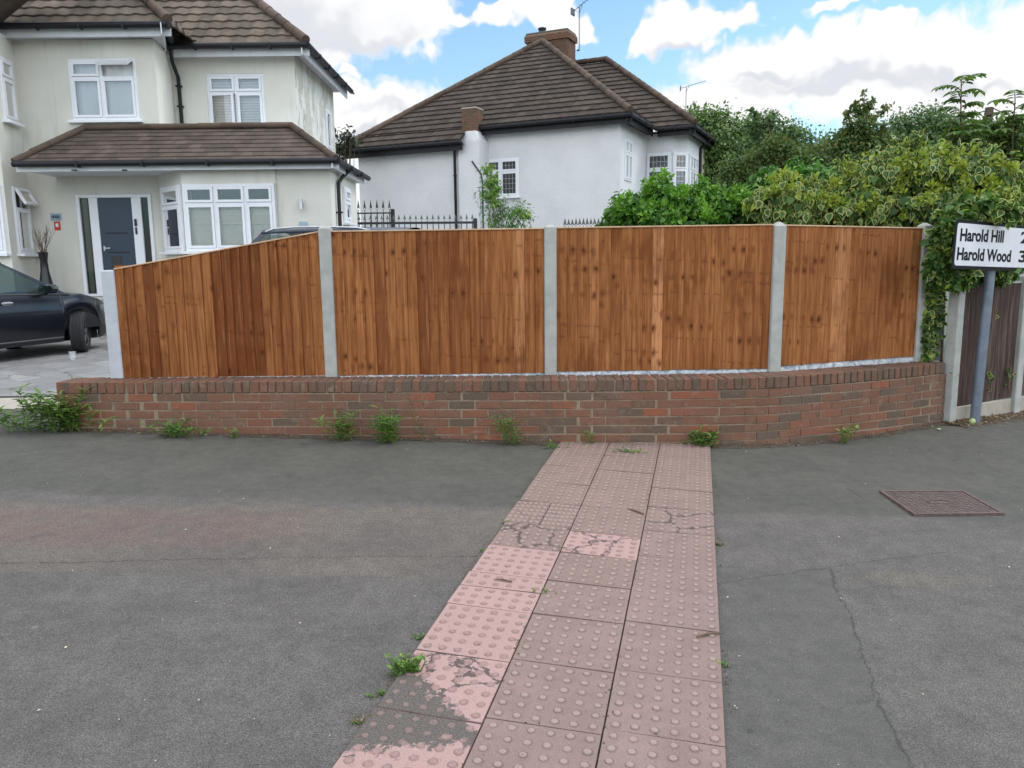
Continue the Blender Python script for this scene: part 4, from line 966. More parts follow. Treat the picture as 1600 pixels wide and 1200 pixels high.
zA = zat(38, YD-.35, 150); ea = xat(262, YD-.38, 40)
hiproof(LH, xA0-.9, ea, YD-.38, zA, 41, 2.6, left=lambda t: 0, depth=2.2)
gutter(LH, [V(xA0-.1, YD-.42, zA-.03), V(ea+.02, YD-.42, zA-.03), V(xB0+.12, YB-.45, zA-.03)], .06, fh=.20, fd=.12, out=V(.6, -1, 0))
b = MB(); bo = V(-.25, -.3, 0); f0 = V(xA0-.02, YD-.40, zA); f1 = V(a1.x+.12, YV-.35, zA); f2 = V(a2.x, YV-.35, zA)
upc = V(-(f1-f0).y, (f1-f0).x, 0).normalized(); upc = -upc if upc.y < 0 else upc
cs = math.cos(rad(41)); roofplane(b, f1, f0, (upc*cs+V(0, 0, math.sin(rad(41)))), lambda t: -t*.3, lambda t: (f0-f1).length-t*.05, 2.4, .33, .032, .018, .30)
roofplane(b, f2, f1, V(0, cs, math.sin(rad(41))), lambda t: 0, lambda t: (f1-f2).length-t*.3, 2.6, .33, .032, .018, .30); b.build('bay_roof', 'tile_brown', LH)
gutter(LH, [f2+V(0, -.04, -.03), f1+V(.03, -.04, -.03), f0+V(0, -.04, -.03)], .06, fh=.20, fd=.12, out=V(.6, -1, 0))
b = MB(); b.add([(a3.x-1, YV-.3, zEv+.02), (a1.x+.2, YV-.3, zEv+.02), (xA0, YD-.3, zEv+.02), (ea-.1, YD-.3, zEv+.02), (xB0-.05, YB-.3, zEv+.02), (eb-.1, YB-.3, zEv+.02), (eb-.1, yS1+.2, zEv+.02), (a3.x-1, yS1+.2, zEv+.02)], [tuple(range(8))]); b.build('eaves_soffit', 'fascia_white', LH)
pxp = xB0+.04; pipe(LH, [V(pxp+.02, YB-.40, zM-.08), V(pxp-.02, YB-.25, zM-.30), V(pxp, YB-.06, zM-.55), V(pxp+.01, YB-.06, zr+.05)], .038)
# ================================================================== WHITE HOUSE ON THE RIGHT
RH = thing('white_house', 'white roughcast house with dark tiled hipped roof and brick chimney behind the fence', 'house', at(850, 420, 26))
uu, vv = V(.910, -.415, 0), V(.415, .910, 0)
A = at(970, 183, 24.0); zEr = A.z; A = V(A.x, A.y, 0)
def onu(px, off=0, py=200):             # distance back along the side wall where the line of sight px meets it
    r = ray(px, py); O = A+vv*off; den = r[0]*(-uu.y)+r[1]*uu.x; k = (O.x*(-uu.y)+O.y*uu.x)/den; p = Vector((r[0]*k, r[1]*k, 0)); return -(p-O).dot(uu)
def zu(px, py, off=0): s_ = onu(px, off, py); p = A+vv*off-uu*s_; return at(px, py, p.y).z
sJ = onu(742); sL = onu(558, -.62)
b = MB(); OJ = A-uu*sJ
w1 = (sJ-onu(755, 0, 280), sJ-onu(811, 0, 280), zu(785, 308), zu(785, 248))
wallface(b, OJ, uu, sJ, -.2, zEr-.02, [w1]); OL = A-uu*sL-vv*.62; zE2 = zu(640, 229, -.62)
wallface(b, OL, uu, sL-sJ, -.2, zE2-.0)
b.add([OL+V(0, 0, -.2), OL+V(0, 0, zE2), OL+vv*6+V(0, 0, zE2), OL+vv*6+V(0, 0, -.2)], [(0, 1, 2, 3)])
hv = [(.42, 1.22, zat(282, 24.6, 985), zat(217, 24.6, 985))]
wallface(b, A, vv, 3.0, -.2, zEr-.02, hv)
bx = A+vv*3.0; BW = 1.28; c1 = bx+uu*(BW-.42); c2 = bx+uu*BW+vv*.42
zf0, zf1 = zat(300, 25.5, 1035), zat(232, 25.5, 1035)
wallface(b, bx, uu, BW-.42, -.2, zEr-.02, [(.02, BW-.44, zf0, zf1)]); chd = (c2-c1).normalized(); wallface(b, c1, chd, (c2-c1).length, -.2, zEr-.02, [(.02, (c2-c1).length-.02, zf0, zf1)])
wallface(b, c2, vv, 2.1, -.2, zEr-.02, [(.2, 1.5, zf0, zf1)])
b.build('wall', 'roughcast_white', RH)
window(RH, OJ+uu*w1[0], uu, w1[1]-w1[0], w1[2], w1[3], [.5, .5], .66, lead=True, cover=None, inset=.03)
window(RH, A+vv*.42, vv, .8, hv[0][2], hv[0][3], [.5, .5], .66, lead=True, cover=None, inset=.03, sill=False)
window(RH, bx+uu*.02, uu, BW-.46, zf0, zf1, [1], .60, lead=True, cover=None, inset=.0, sill=False)
window(RH, c1+chd*.02, chd, (c2-c1).length-.04, zf0, zf1, [1], .60, lead=True, cover=None, inset=.0, sill=False)
window(RH, c2+vv*.2, vv, 1.3, zf0, zf1, [.33, .34, .33], .62, lead=True, cover=None, inset=.0, sill=False)
# adjoining cream half, same terrace
b = MB(); c3 = c2+vv*2.1; wallface(b, c3, vv, 4.0, -.2, zEr-.02, [(1.4, 2.6, zf0, zf1)]); b.build('cream_wall', 'cream_render', RH)
window(RH, c3+vv*1.4, vv, 1.2, zf0, zf1, [.5, .5], .6, cover='curtain', inset=.0, openl={(0, 0): ('left', rad(30))})
# roofs
pt_ = 37.5; cs, sn = math.cos(rad(pt_)), math.sin(rad(pt_)); tp = sn/cs; ov = .38
EA = A+uu*ov-vv*ov+V(0, 0, zEr+.05); EJ = A-uu*sJ-vv*ov+V(0, 0, zEr+.05); up = vv*cs+V(0, 0, sn); upr = -uu*cs+V(0, 0, sn)
totL = sL+ov*2; half = totL/2; top = half/cs
low = .62/cs                            # how far the left part runs below the main eave
E0 = A-uu*(sL+ov)-vv*(ov+.62)+V(0, 0, zEr+.05-.62*tp)
b = MB()
roofplane(b, E0, E0+uu*(sL-sJ+ov), up, lambda t: t*cs, lambda t: sL-sJ+ov, low, .33, .045, .005, .30)
roofplane(b, E0+up*low, EA, up, lambda t: (t+low)*cs, lambda t: totL-t*cs, top-.35, .33, .045, .005, .30)
roofplane(b, EA, EA+vv*14, upr, lambda t: t*cs, lambda t: 14, top-.35, .33, .045, .005, .30)
b.add([E0, E0+upr*0+uu*half+vv*half+V(0, 0, half*tp), E0+vv*9], [(0, 1, 2)], .5)
rf = b.build('roof', 'tile_dark', RH)
apex = EA+(-uu+vv)*((top-.35)*cs)+V(0, 0, (top-.35)*sn)
b = MB(); ridge(b, EA+V(0, 0, .08), apex+V(0, 0, .08), .10, .42); ridge(b, E0+V(0, 0, .08), apex+V(0, 0, .08), .10, .42); ridge(b, apex+V(0, 0, .08), apex+vv*6+V(0, 0, .08), .10, .42)
P2_ = bx+uu*(BW+ov)-vv*ov+V(0, 0, zEr+.05); P1_ = bx-vv*ov+V(0, 0, zEr+.05)
up2 = up; th = 4.35
b2 = MB(); roofplane(b2, P1_-uu*5, P2_, up2, lambda t: 5-.3-t*.0-4.6*min(1, t/5.2), lambda t: 5+BW+ov-t*cs, th/cs*.99, .33, .045, .005, .30)
roofplane(b2, P2_, P2_+vv*13, upr, lambda t: t*cs, lambda t: 13, th/cs*.99, .33, .045, .005, .30)
b2.build('wing_roof', 'tile_dark', RH)
hp = P2_+(-uu+vv)*th+V(0, 0, th*tp); ridge(b, P2_+V(0, 0, .08), hp+V(0, 0, .08), .10, .42); ridge(b, hp+V(0, 0, .08), hp-uu*3.2+V(0, 0, .05), .095, .42)
b.build('ridge_tiles', 'ridge_tile', rf, smooth=True)
g0 = V(0, 0, -.06); gutter(RH, [EJ+g0, EA+g0+uu*.04], .06, fascia='gutter_black', fh=.24, fd=.12, out=-vv); gutter(RH, [EA+g0+uu*.04, EA+uu*.04+vv*(3.0)+g0], .06, fascia='gutter_black', fh=.24, fd=.12, out=uu)
gutter(RH, [E0+g0, E0+uu*(sL-sJ+ov)+g0], .06, fascia='gutter_black', fh=.26, fd=.12, out=-vv)
gutter(RH, [P1_+g0+uu*.42, P2_+g0-vv*.02, P2_+g0+vv*8.2], .06, fascia='gutter_black', fh=.24, fd=.12, out=uu-vv)
b = MB(); z_ = zEr-.10
b.add([A+vv*.02+V(0, 0, z_), A+uu*.3-vv*.3+V(0, 0, z_), A-uu*sJ-vv*.3+V(0, 0, z_), A-uu*sJ+V(0, 0, z_)], [(0, 1, 2, 3)]); b.add([A+V(0, 0, z_), A+uu*.3-vv*.3+V(0, 0, z_), A+uu*.3+vv*3+V(0, 0, z_), A+vv*3+V(0, 0, z_)], [(0, 1, 2, 3)])
b.add([bx-vv*.3+V(0, 0, z_), bx-vv*.3+uu*(BW+.3)+V(0, 0, z_), bx+uu*(BW+.3)+vv*7+V(0, 0, z_), bx+vv*7+V(0, 0, z_)], [(0, 1, 2, 3)]); b.add([OL+V(0, 0, zE2-.08), OL-vv*.3+V(0, 0, zE2-.08), OL-vv*.3+uu*(sL-sJ)+V(0, 0, zE2-.08), OL+uu*(sL-sJ)+V(0, 0, zE2-.08)], [(0, 1, 2, 3)])
b.build('soffit', 'gutter_black', RH)
def zz_(px, py, s_, off=0): p = A+vv*off-uu*s_; return at(px, py, p.y).z
s1 = onu(711, -.68, 230); pipe(RH, [A-uu*s1-vv*.95+V(0, 0, zE2), A-uu*s1-vv*.72+V(0, 0, zE2-.25), A-uu*s1-vv*.70+V(0, 0, 0)], .045)
q = c2+vv*1.85+uu*.06; pipe(RH, [P2_+vv*2.6+V(0, 0, -.1), q+V(0, 0, zEr-.35), q+V(0, 0, zEr-.5), q], .05)
# brick chimneys: bricks in courses
def brickbox(b, c, wu, wv, z0, z1, u, v, jit=.004, big=1):
    z = z0; k = 0; bl, bh = .225*big, .075*big
    while z < z1-.01:
        for (uu_, vv_, L, D) in ((u, v, wu, wv), (v, u, wv, wu)):
            for sg in (-1, 1):
                x = -L/2-(bl/2 if k % 2 else 0)
                while x < L/2-.02:
                    a, e = max(x, -L/2), min(x+bl-.012, L/2)
                    if e-a > .03: b.box(c+uu_*((a+e)/2)+vv_*sg*(D/2-.04+rnd(-jit, jit))+V(0, 0, z+bh/2), e-a, .08, bh-.012, uu_, vv_, Z, tint=rnd(.0, .55))
                    x += bl
        z += bh; k += 1
def chimney(par, c, wu, wv, z0, z1, u, v, cap=True, pots=()):
    b = MB(); brickbox(b, c, wu, wv, z0, z1, u, v)
    if cap: brickbox(b, c, wu+.12, wv+.12, z1, z1+.225, u, v); brickbox(b, c, wu+.04, wv+.04, z1+.225, z1+.30, u, v)
    ch_ = b.build('chimney', 'brick', par)
    b = MB(); b.box(V(c.x, c.y, (z0+z1)/2), wu-.03, wv-.03, z1-z0, u, v, Z)
    if cap: b.box(V(c.x, c.y, z1+.15), wu+.08, wv+.08, .22, u, v, Z)
    b.build('mortar', 'mortar', ch_)
    b = MB(); zt_ = z1+(.30 if cap else 0); b.box(V(c.x, c.y, zt_+.02), wu+.02, wv+.02, .05, u, v, Z, ch=.015); b.build('chimney_flaunching', 'concrete_beige' if not cap else 'old_iron', ch_)
    for (du, dv, h, r, m) in pots:
        b = MB(); p = V(c.x, c.y, 0)+u*du+v*dv; b.lathe(p, [(r, zt_), (r, zt_+h*.8), (r*1.2, zt_+h*.82), (r*1.2, zt_+h), (r*.8, zt_+h), (r*.8, zt_+h-.05), (0, zt_+h-.06)], 14); b.build('chimney_pot', m, ch_, smooth=True)
    return ch_
cc_ = at(861, 90, apex.y+.9); wu_ = 1.62
ch1 = chimney(RH, V(cc_.x, cc_.y, 0), wu_, .85, at(862, 150, cc_.y).z, at(862, 68, cc_.y).z, uu, vv, True, [(-.35, 0, .28, .13, 'gutter_black')])
# tall aerial on the main chimney
def aerial(par, base, h, dirv, n=9, L=1.0, m='steel', name='aerial'):
    b = MB(); top = base+V(0, 0, h); b.tube([base, top], .018, 6); d = dirv.normalized(); s_ = d.cross(Z).normalized()
    b.tube([top-d*.25, top+d*L], .012, 6)
    for i in range(n): p = top-d*.2+d*(L+.15)*i/(n-1); w = .16 if i else .22; b.tube([p-s_*w, p+s_*w], .006, 4)
    b.box(top-d*.3+V(0, 0, 0), .04, .30, .22, d, s_, Z); b.tube([top-V(0, 0, .25), top+d*.15], .01, 5)
    b.tube([base+V(0, 0, .05), base+V(0, 0, .08)-d*.1], .03, 6)
    return b.build(name, m, par)
plain('aerial_metal', (.12, .12, .125), .4, metal=.5)
ab = at(905, 80, cc_.y-.6); aerial(RH, ab, at(907, 10, cc_.y-.6).z-ab.z, V(.85, -.5, .55), 8, .8, 'aerial_metal')
# small stack and rendered breast at the step in the wall
sm = (sJ+onu(724, 0))/2+.02; wB_ = abs(onu(722)-onu(748)); cS = A-uu*(onu(733, -.6)) - vv*.34
zSt = zz_(733, 172, onu(733), -.5); zS0 = zz_(733, 212, onu(733), -.5)
chimney(RH, V(cS.x, cS.y, 0), .50, .55, zS0-.3, zSt, uu, vv, False)
b = MB(); b.box(V(cS.x, cS.y, (zS0-.2)/2)+uu*.02, .74, .72, zS0-.15, uu, vv, Z)
b.prism([V(cS.x, cS.y, zS0-.275)-uu*.35-vv*.358, V(cS.x, cS.y, zS0-.275)+uu*.39-vv*.358, V(cS.x, cS.y, zS0+.1)+uu*.25-vv*.30, V(cS.x, cS.y, zS0+.1)-uu*.25-vv*.30], vv*.6)
b.build('chimney_breast', 'roughcast_white', RH)
pw = A-uu*onu(738, -.7, 260)-vv*.72; zq = zu(738, 252, -.7)
pipe(RH, [pw+V(0, 0, zq), pw+uu*.32+V(0, 0, zq-.42), pw+uu*.36+V(0, 0, zq-.7), pw+uu*.36], .025, 'cable', 'wire', False)
for (px, py, off) in ((597, 245, -.63), (936, 199, -.01)):
    b = MB(); q = A-uu*onu(px, off, py)+vv*off; z0_ = at(px, py, q.y).z
    for i in range(3):
        for j in range(2): b.box(V(q.x, q.y, z0_)+uu*(i-1)*.078+V(0, 0, (j-.5)*.078)-vv*.01, .06, .02, .06, uu, vv, Z)
    b.box(V(q.x, q.y, z0_)-vv*.004, .25, .008, .18, uu, vv, Z); b.build('air_vent', 'fascia_white', RH)
# ---- farther house: only its stack and pots show above the roof
FH = thing('distant_house', 'distant house whose chimney stack with terracotta pots shows past the white house roof', 'house', at(1080, 300, 42))
q = at(1056, 190, 42.0); b = MB(); zz = q.z
b.box(V(q.x+1.5, q.y+3, zz/2-1.2), 5, 5, zz-1.5, uu, vv, Z); b.build('wall', 'cream_render', FH)
b = MB(); o_ = V(q.x+1.5, q.y+3, zz-1.9)
E0_ = o_-uu*2.9-vv*2.9; E1_ = o_+uu*2.9-vv*2.9; roofplane(b, E0_, E1_, up, lambda t: t*cs, lambda t: 5.8-t*cs, 2.0, .345, .036, .018, .3); roofplane(b, E1_, E1_+vv*5.8, upr, lambda t: t*cs, lambda t: 5.8-t*cs, 2.0, .345, .036, .018, .3); b.build('roof', 'tile_dark', FH)
chimney(FH, V(q.x, q.y, 0), 1.1, .7, zz-1.8, zz+.0, uu, vv, False, [(-.3, 0, .55, .16, 'terracotta'), (.25, 0, .55, .16, 'terracotta')])
aerial(FH, q+uu*.5, at(1062, 137, 42).z-q.z, V(.95, -.1, .25), 8, 1.0, 'aerial_metal')
# ================================================================== RIGHT OF THE WALL: grey boards, old fence, direction sign
e0, tt0, nn0 = wc_(WL)
P5 = V(4.36, 7.40, 0); RU = Vector((.885, .466, 0)).normalized(); RN = Vector((RU.y, -RU.x, 0))
P5 = at(1482, 640, 7.50); P5 = V(P5.x, P5.y, 0)
gbf = thing('grey_board_fence', 'narrow grey-painted vertical boards beside the last concrete post, half hidden by trailing ivy', 'fence', (4.2, 7.7, .68))
Q0 = P4+V(.06, .02, 0); Q1 = P5+V(-.04, .16, 0); b = MB(); dq = (Q1-Q0); u_ = dq.normalized(); n_ = Vector((u_.y, -u_.x, 0)); x = 0; zt1 = at(1450, 352, 7.7).z
while x < dq.length: b.box(V(0, 0, (.68+zt1)/2)+Q0+u_*(x+.05)-n_*.01+V(0, 0, 0), .094, .018, zt1-.68, u_, n_, Z, ch=.003, tint=rnd(0, 1)); x += .1
b.build('board_panel', 'gate_grey', gbf); 
for py in (460, 510, 556):
    b = MB(); q = at(1449, py, 7.66); b.box(Q0+V(.02, 0, q.z)+n_*.01, .07, .02, .018, u_, n_, Z); b.build('bracket', 'black_iron', gbf)
old = thing('old_fence', 'weathered dark brown feather-edge fence on a beige concrete gravel board behind the sign pole', 'fence', tuple(P5))
_f = fence; fence = old
zb5 = at(1484, 638, P5.y).z; zt5 = at(1499, 446, P5.y).z; g5 = gzb(P5.x, P5.y)
post(P5, .095, at(1488, 440, P5.y).z, bot=g5-.1, dep=.11, ang=RU, par=old, m='concrete_post', pyr=.02)
r_ = ray(1592, 520); k = (P5.x*RU.y-P5.y*RU.x)/(r_[0]*RU.y-r_[1]*RU.x); P6 = V(r_[0]*k, r_[1]*k, 0)
PWid = (P6-P5).length; zb6 = at(1590, 619, P6.y).z; zt6 = at(1590, 439, P6.y).z
panel(P5+RU*.07, P6-RU*.06, zb5, zb6, zt5, zt6, -.0, 31, dark=.5, m='old_wood', bw=.088)
panel(P6+RU*.06, P6+RU*1.95, zb6, zb6, zt6, zt6, -.0, 33, dark=.5, m='old_wood', bw=.088)
for (a, c) in ((P5+RU*.066, P6-RU*.056), (P6+RU*.056, P6+RU*1.95)):
    b = MB(); m_ = (a+c)/2; zl = (zb5+zb6)/2-.004; b.box(V(m_.x, m_.y, (zl-.15)/2)+RN*.0, (c-a).length, .045, zl+.15, RU, RN, Z, ch=.006); b.build('gravel_board', 'concrete_beige', old)
    b = MB(); b.box(V(m_.x, m_.y, zt5+.012), (c-a).length, .04, .02, RU, RN, Z); b.build('capping', 'concrete_post', old)
post(P6, .11, zt6+.05, bot=g5-.2, dep=.11, ang=RU, par=old); post(P6+RU*2.0, .11, zt6+.05, bot=g5-.2, dep=.11, ang=RU, par=old)
fence = _f
# --- sign
gq = atg(1522, 669); sb = V(gq.x, gq.y+.0, gzb(gq.x, gq.y)); tx, ty = at(1547, 424, sb.y), None
SG = thing('direction_sign', 'white direction sign with black border on a grey pole by the old fence', 'road sign', tuple(sb))
tp_ = V(tx.x, sb.y, tx.z); ax_ = (tp_-sb).normalized(); b = MB(); b.tube([sb-ax_*.1, sb+ax_*((at(1549, 343, sb.y).z-sb.z)/ax_.z)], .046, 24); b.build('pole', 'pole_grey', SG, smooth=True)
b = MB(); b.lathe(sb+V(0, 0, -.004), [(0, .02), (.075, .015), (.085, 0)], 18); b.build('pole_collar', 'asphalt', SG)
SU = V(math.cos(rad(33)), math.sin(rad(33)), -.030).normalized(); SN0 = V(SU.y, -SU.x, 0).normalized(); SUP = SN0.cross(SU); SUP = SUP if SUP.z > 0 else -SUP; SUP.normalize(); SN = SU.cross(SUP).normalized(); SN = SN if SN.y < 0 else -SN
pc = sb+ax_*((at(1546, 382, sb.y).z-sb.z)/ax_.z)+SN*.085
def on_panel(px, py):                   # panel coordinates of a line of sight
    r = Vector(ray(px, py)); o = V(0, 0, H); k = (pc-o).dot(SN)/r.dot(SN); q = o+r*k-pc; return q.dot(SU), q.dot(SUP)
uL = (on_panel(1492, 345)[0]+on_panel(1488, 418)[0])/2; vT = on_panel(1492, 342)[1]; vB = on_panel(1488, 420)[1]; uR = uL+1.42
def rrect(u0, u1, v0, v1, r, d, n=6):
    out = []
    for (cu, cv, a0_) in ((u1-r, v1-r, 0), (u0+r, v1-r, 90), (u0+r, v0+r, 180), (u1-r, v0+r, 270)):
        for k in range(n+1): a = rad(a0_+90*k/n); out.append(pc+SU*(cu+r*math.cos(a))+SUP*(cv+r*math.sin(a))+SN*d)
    return out
b = MB(); b.prism(rrect(uL, uR, vB, vT, .045, 0), -SN*.004); b.build('sign_border', 'sign_black', SG)
b = MB(); b.prism(rrect(uL+.036, uR-.036, vB+.030, vT-.030, .03, .0035), -SN*.003); sp = b.build('sign_plate', 'sign_white', SG)
for (sx_, sz) in ((0, .12), (0, -.12)):
    b = MB(); q = pc+SUP*sz-SN*.045; b.lathe(q-ax_*.02-SN*.03, [(.056, 0), (.056, .04), (.046, .04), (.046, 0), (.056, 0)], 18, ax_); b.box(q+SN*.035, .5, .02, .04, SU, SN, SUP); b.build('bracket', 'steel', SG)
def fit_text(st, p0, p1, cap):          # p0 lower left pixel, p1 lower right pixel
    a = on_panel(*p0); c = on_panel(*p1); o = text(st, cap/.70, (0, 0, 0), (1, 0, 0), (0, 1, 0), 'sign_black', sp, 'lettering', .0008, 1, .0045)
    me = o.data; xs = [v.co.x for v in me.vertices]; w = max(xs)-min(xs); k = (c[0]-a[0])/w; x0 = min(xs)
    for v in me.vertices: q = pc+SU*(a[0]+(v.co.x-x0)*k)+SUP*(a[1]+(c[1]-a[1])*((v.co.x-x0)*k/(c[0]-a[0]))+v.co.y)+SN*(.0045+v.co.z); v.co = q
    me.update(); return k
cap = (on_panel(1500, 357.5)[1]-on_panel(1500, 376)[1])*1.04
fit_text('Harold Hill', (1499, 376), (1567, 378.5), cap); fit_text('Harold Wood', (1494, 405.5), (1578, 409), cap)
fit_text('2', (1593.5, 379.5), (1606, 380.2), cap); fit_text('3', (1590.5, 409), (1602, 409.6), cap)
# ================================================================== CARS
def car(name, label, M, p, paint, steer=0, rails=False):
    """M maps car axes (x forward, y left, z up, origin under the rear bumper) to the scene"""
    L, W, Hh, ra, fa, wr = p['L'], p['W'], p['H'], p['ra'], p['fa'], p['wr']; root = thing(name, label, 'car', tuple(M@V(L/2, 0, 0)))
    T_ = lambda vs: [M@Vector(v) for v in vs]
    zs = lambda x: np.interp(x, p['belt'][0], p['belt'][1]); arch = wr*1.10; xr0, xf0, xr1, xf1 = p['cab']
    def hw(x): e = abs(x-L/2)/(L/2); return W/2*(1-.30*max(0, e)**7-.05*e**2)
    xs = sorted(set([0, .02, .06, .12, .2, .3]+fr(.4, L-.4, 36)+[L-.3, L-.2, L-.12, L-.06, L-.02, L]+[a+arch*math.cos(q) for a in (ra, fa) for q in np.linspace(0, math.pi, 15)]))
    lv = [0, .1, .22, .4, .58, .70, .76, .88, 1]; fy = [.93, .965, .985, 1, .998, .985, .962, .948, .925]
    def zb(x):
        z = .20+(.10*max(0, 1-x/.3) if x < .3 else 0)+(.06*max(0, 1-(L-x)/.35) if x > L-.35 else 0)
        for a in (ra, fa):
            if abs(x-a) < arch: z = max(z, wr+math.sqrt(max(0, arch*arch-(x-a)**2))-.01)
        return z
    b = MB(); nl = len(lv); rows = []
    for x in xs:
        h, z0, z1 = hw(x), zb(x), zs(x); endk = min(1, min(x, L-x)/.10); z0 = z0; row = []
        q = [(x, h*fy[i], z0+(z1-z0)*lv[i]) for i in range(nl)]
        inc = xr0-.02 < x < xf0+.02; crown = .05 if not inc else .0
        q += [(x, h*.80, z1+crown*.55), (x, h*.5, z1+crown*.9), (x, 0, z1+crown)]
        rows.append(q)
    m_ = len(rows[0])
    for sg in (-1, 1):
        vs = [(x, y*sg, z) for q in rows for (x, y, z) in q]; fs = []
        for i in range(len(xs)-1):
            for k in range(m_-1):
                f_ = (i*m_+k, (i+1)*m_+k, (i+1)*m_+k+1, i*m_+k+1); fs.append(f_ if sg < 0 else f_[::-1])
        fs.append(tuple(range(m_))+()); fs.append(tuple((len(xs)-1)*m_+k for k in range(m_)))
        vs2 = vs+[(0, 0, .3), (L, 0, .3)]; fs[-2] = tuple(range(m_))+(len(vs),); fs[-1] = tuple((len(xs)-1)*m_+k for k in range(m_))+(len(vs)+1,)
        b.add(T_(vs2), fs)
    body = b.build('body', paint, root, smooth=True)
    # greenhouse
    zt_ = Hh-.07; yb_, yt_ = .915, .74
    def gh(s, t, o=0):                  # s along (0 rear .. 1 front), t up
        x = (xr0+(xf0-xr0)*s)*(1-t)+(xr1+(xf1-xr1)*s)*t; z0 = zs(xr0+(xf0-xr0)*s); z = z0*(1-t)+zt_*t+.02*math.sin(math.pi*s)*t
        return (x, (W/2*(yb_*(1-t)+yt_*t+.02*math.sin(math.pi*t))+o)*1, z)
    S_ = 14; glass = MB()
    for sg in (-1, 1):
        vs = [(x, y*sg, z) for i in range(S_+1) for k in range(5) for (x, y, z) in [gh(i/S_, k/4)]]
        glass.add(T_(vs), [(i*5+k, i*5+5+k, i*5+6+k, i*5+k+1) for i in range(S_) for k in range(4)])
    glass.build('side_glass', 'car_glass', root, smooth=True)
    for (s, nm) in ((0, 'rear_window'), (1, 'windscreen')):
        g = MB(); vs = []
        for k in range(5):
            x, y, z = gh(s, k/4)
            for j in range(9): yy = -1+j/4; vs.append((x+(.10 if s else -.07)*(1-yy*yy), y*yy, z))
        g.add(T_(vs), [(k*9+j, k*9+j+1, k*9+10+j, k*9+9+j) for k in range(4) for j in range(8)]); g.build(nm, 'car_glass', root, smooth=True)
    r = MB(); vs = []
    for i in range(S_+1):
        x, y, z = gh(i/S_, 1)
        for j in range(11): yy = -1+j/5; xo = (.10 if i > S_/2 else -.07)*(1-yy*yy)*abs(2*i/S_-1)**2; vs.append((x+xo, y*yy*1.015, z+.075*(1-abs(yy)**2.6)))
    r.add(T_(vs), [(i*11+j, i*11+11+j, i*11+12+j, i*11+j+1) for i in range(S_) for j in range(10)]); r.build('roof', paint, root, smooth=True)
    for sg in (-1, 1):
        for (s0, s1, m) in ((0, p['cp'], paint), (p['bp']-.018, p['bp']+.018, 'black_plastic'), (.955, 1.0, paint)):
            q = MB(); vs = [(x, y*sg, z) for k in range(6) for s in (s0, s1) for (x, y, z) in [gh(s if s not in (0, p['cp']) else s+(0 if s == 0 else .0), k/5, .007)]]
            q.add(T_(vs), [(2*k, 2*k+1, 2*k+3, 2*k+2) for k in range(5)]); q.build('pillar', m, root)
        q = MB(); q.tube(T_([(x, y*sg, z+.006) for i in range(15) for (x, y, z) in [gh(i/14, 0, .006)]]), .012, 6); q.build('window_trim', 'black_plastic', root)
        q = MB(); q.tube(T_([(x, y*sg, z) for i in range(15) for (x, y, z) in [gh(i/14, 1, .004)]]), .018, 6); q.build('roof_edge', paint, root)
        # door seams and handles
        for xx in (p['seam']):
            q = MB(); q.tube(T_([(xx, hw(xx)*fy[i]*sg+.001*sg, max(.26, zb(xx)+.04)*(1-lv[i])+zs(xx)*lv[i]) for i in range(nl)]), .005, 4); q.build('door_seam', 'black_plastic', root)
        q = MB(); q.tube(T_([(x, (hw(x)*.965+.004)*sg, .27) for x in fr(ra+arch+.03, fa-arch-.03, 6)]), .018, 6); q.build('sill_trim', 'black_plastic', root)
        for xx in (p['seam'][0]+.20, p['seam'][1]+.20):
            q = MB(); zh = zs(xx)-.11; q.box(M@V(xx, (hw(xx)*.96+.028)*sg, zh), .17, .022, .026, M.to_3x3()@V(1, 0, 0), M.to_3x3()@V(0, 1, 0), Z, ch=.006); q.box(M@V(xx+.01, (hw(xx)*.955+.008)*sg, zh-.005), .12, .012, .06, M.to_3x3()@V(1, 0, 0), M.to_3x3()@V(0, 1, 0), Z); q.build('door_handle', 'steel', root)
        xm = xf0-.42; q = MB(); c = V(xm, (W/2*.93+.12)*sg, zs(xm)+.09)
        vs = []; R3 = M.to_3x3()
        for i in range(7):
            for j in range(10):
                a = math.pi*i/6; e = 2*math.pi*j/10; vs.append(c+V(.075*math.sin(a)*math.cos(e)+.02, .125*math.cos(a), .075*math.sin(a)*math.sin(e)))
        q.add(T_(vs), [(i*10+j, i*10+(j+1) % 10, i*10+10+(j+1) % 10, i*10+10+j) for i in range(6) for j in range(10)])
        q.tube(T_([c-V(0, .06*sg, .05), V(xm+.03, W/2*.90*sg, zs(xm)+.01)]), .022, 6); mr = q.build('wing_mirror', paint, root, smooth=True)
        q = MB(); q.box(M@(c+V(-.052, 0, 0)), .006, .19, .105, R3@V(1, 0, 0), R3@V(0, 1, 0), Z, ch=.002); q.build('mirror_glass', 'car_glass', mr)
        q = MB(); q.box(M@V(L-.20, W/2*.72*sg, zs(L-.15)-.07), .30, .30, .12, R3@V(.93, -.36*sg, 0), R3@V(.36*sg, .93, 0), Z, ch=.03); q.build('headlight', 'clear_plastic', root)
        q = MB(); q.box(M@V(.10, W/2*.74*sg, zs(.1)-.10), .20, .28, .17, R3@V(.95, .3*sg, 0), R3@V(-.3*sg, .95, 0), Z, ch=.03); q.build('tail_light', 'paper_red', root)
        if rails:
            q = MB(); q.tube(T_([(x, y*sg, z) for (x, y, z) in [(xr1+.55, W/2*.68, zt_+.02), (xr1+.75, W/2*.68, zt_+.062), (xr1+1.2, W/2*.68, zt_+.082), (xf1-.5, W/2*.68, zt_+.082), (xf1-.18, W/2*.68, zt_+.062), (xf1-.05, W/2*.68, zt_+.02)]]), .015, 8); q.build('roof_rail', 'steel', root, smooth=True)
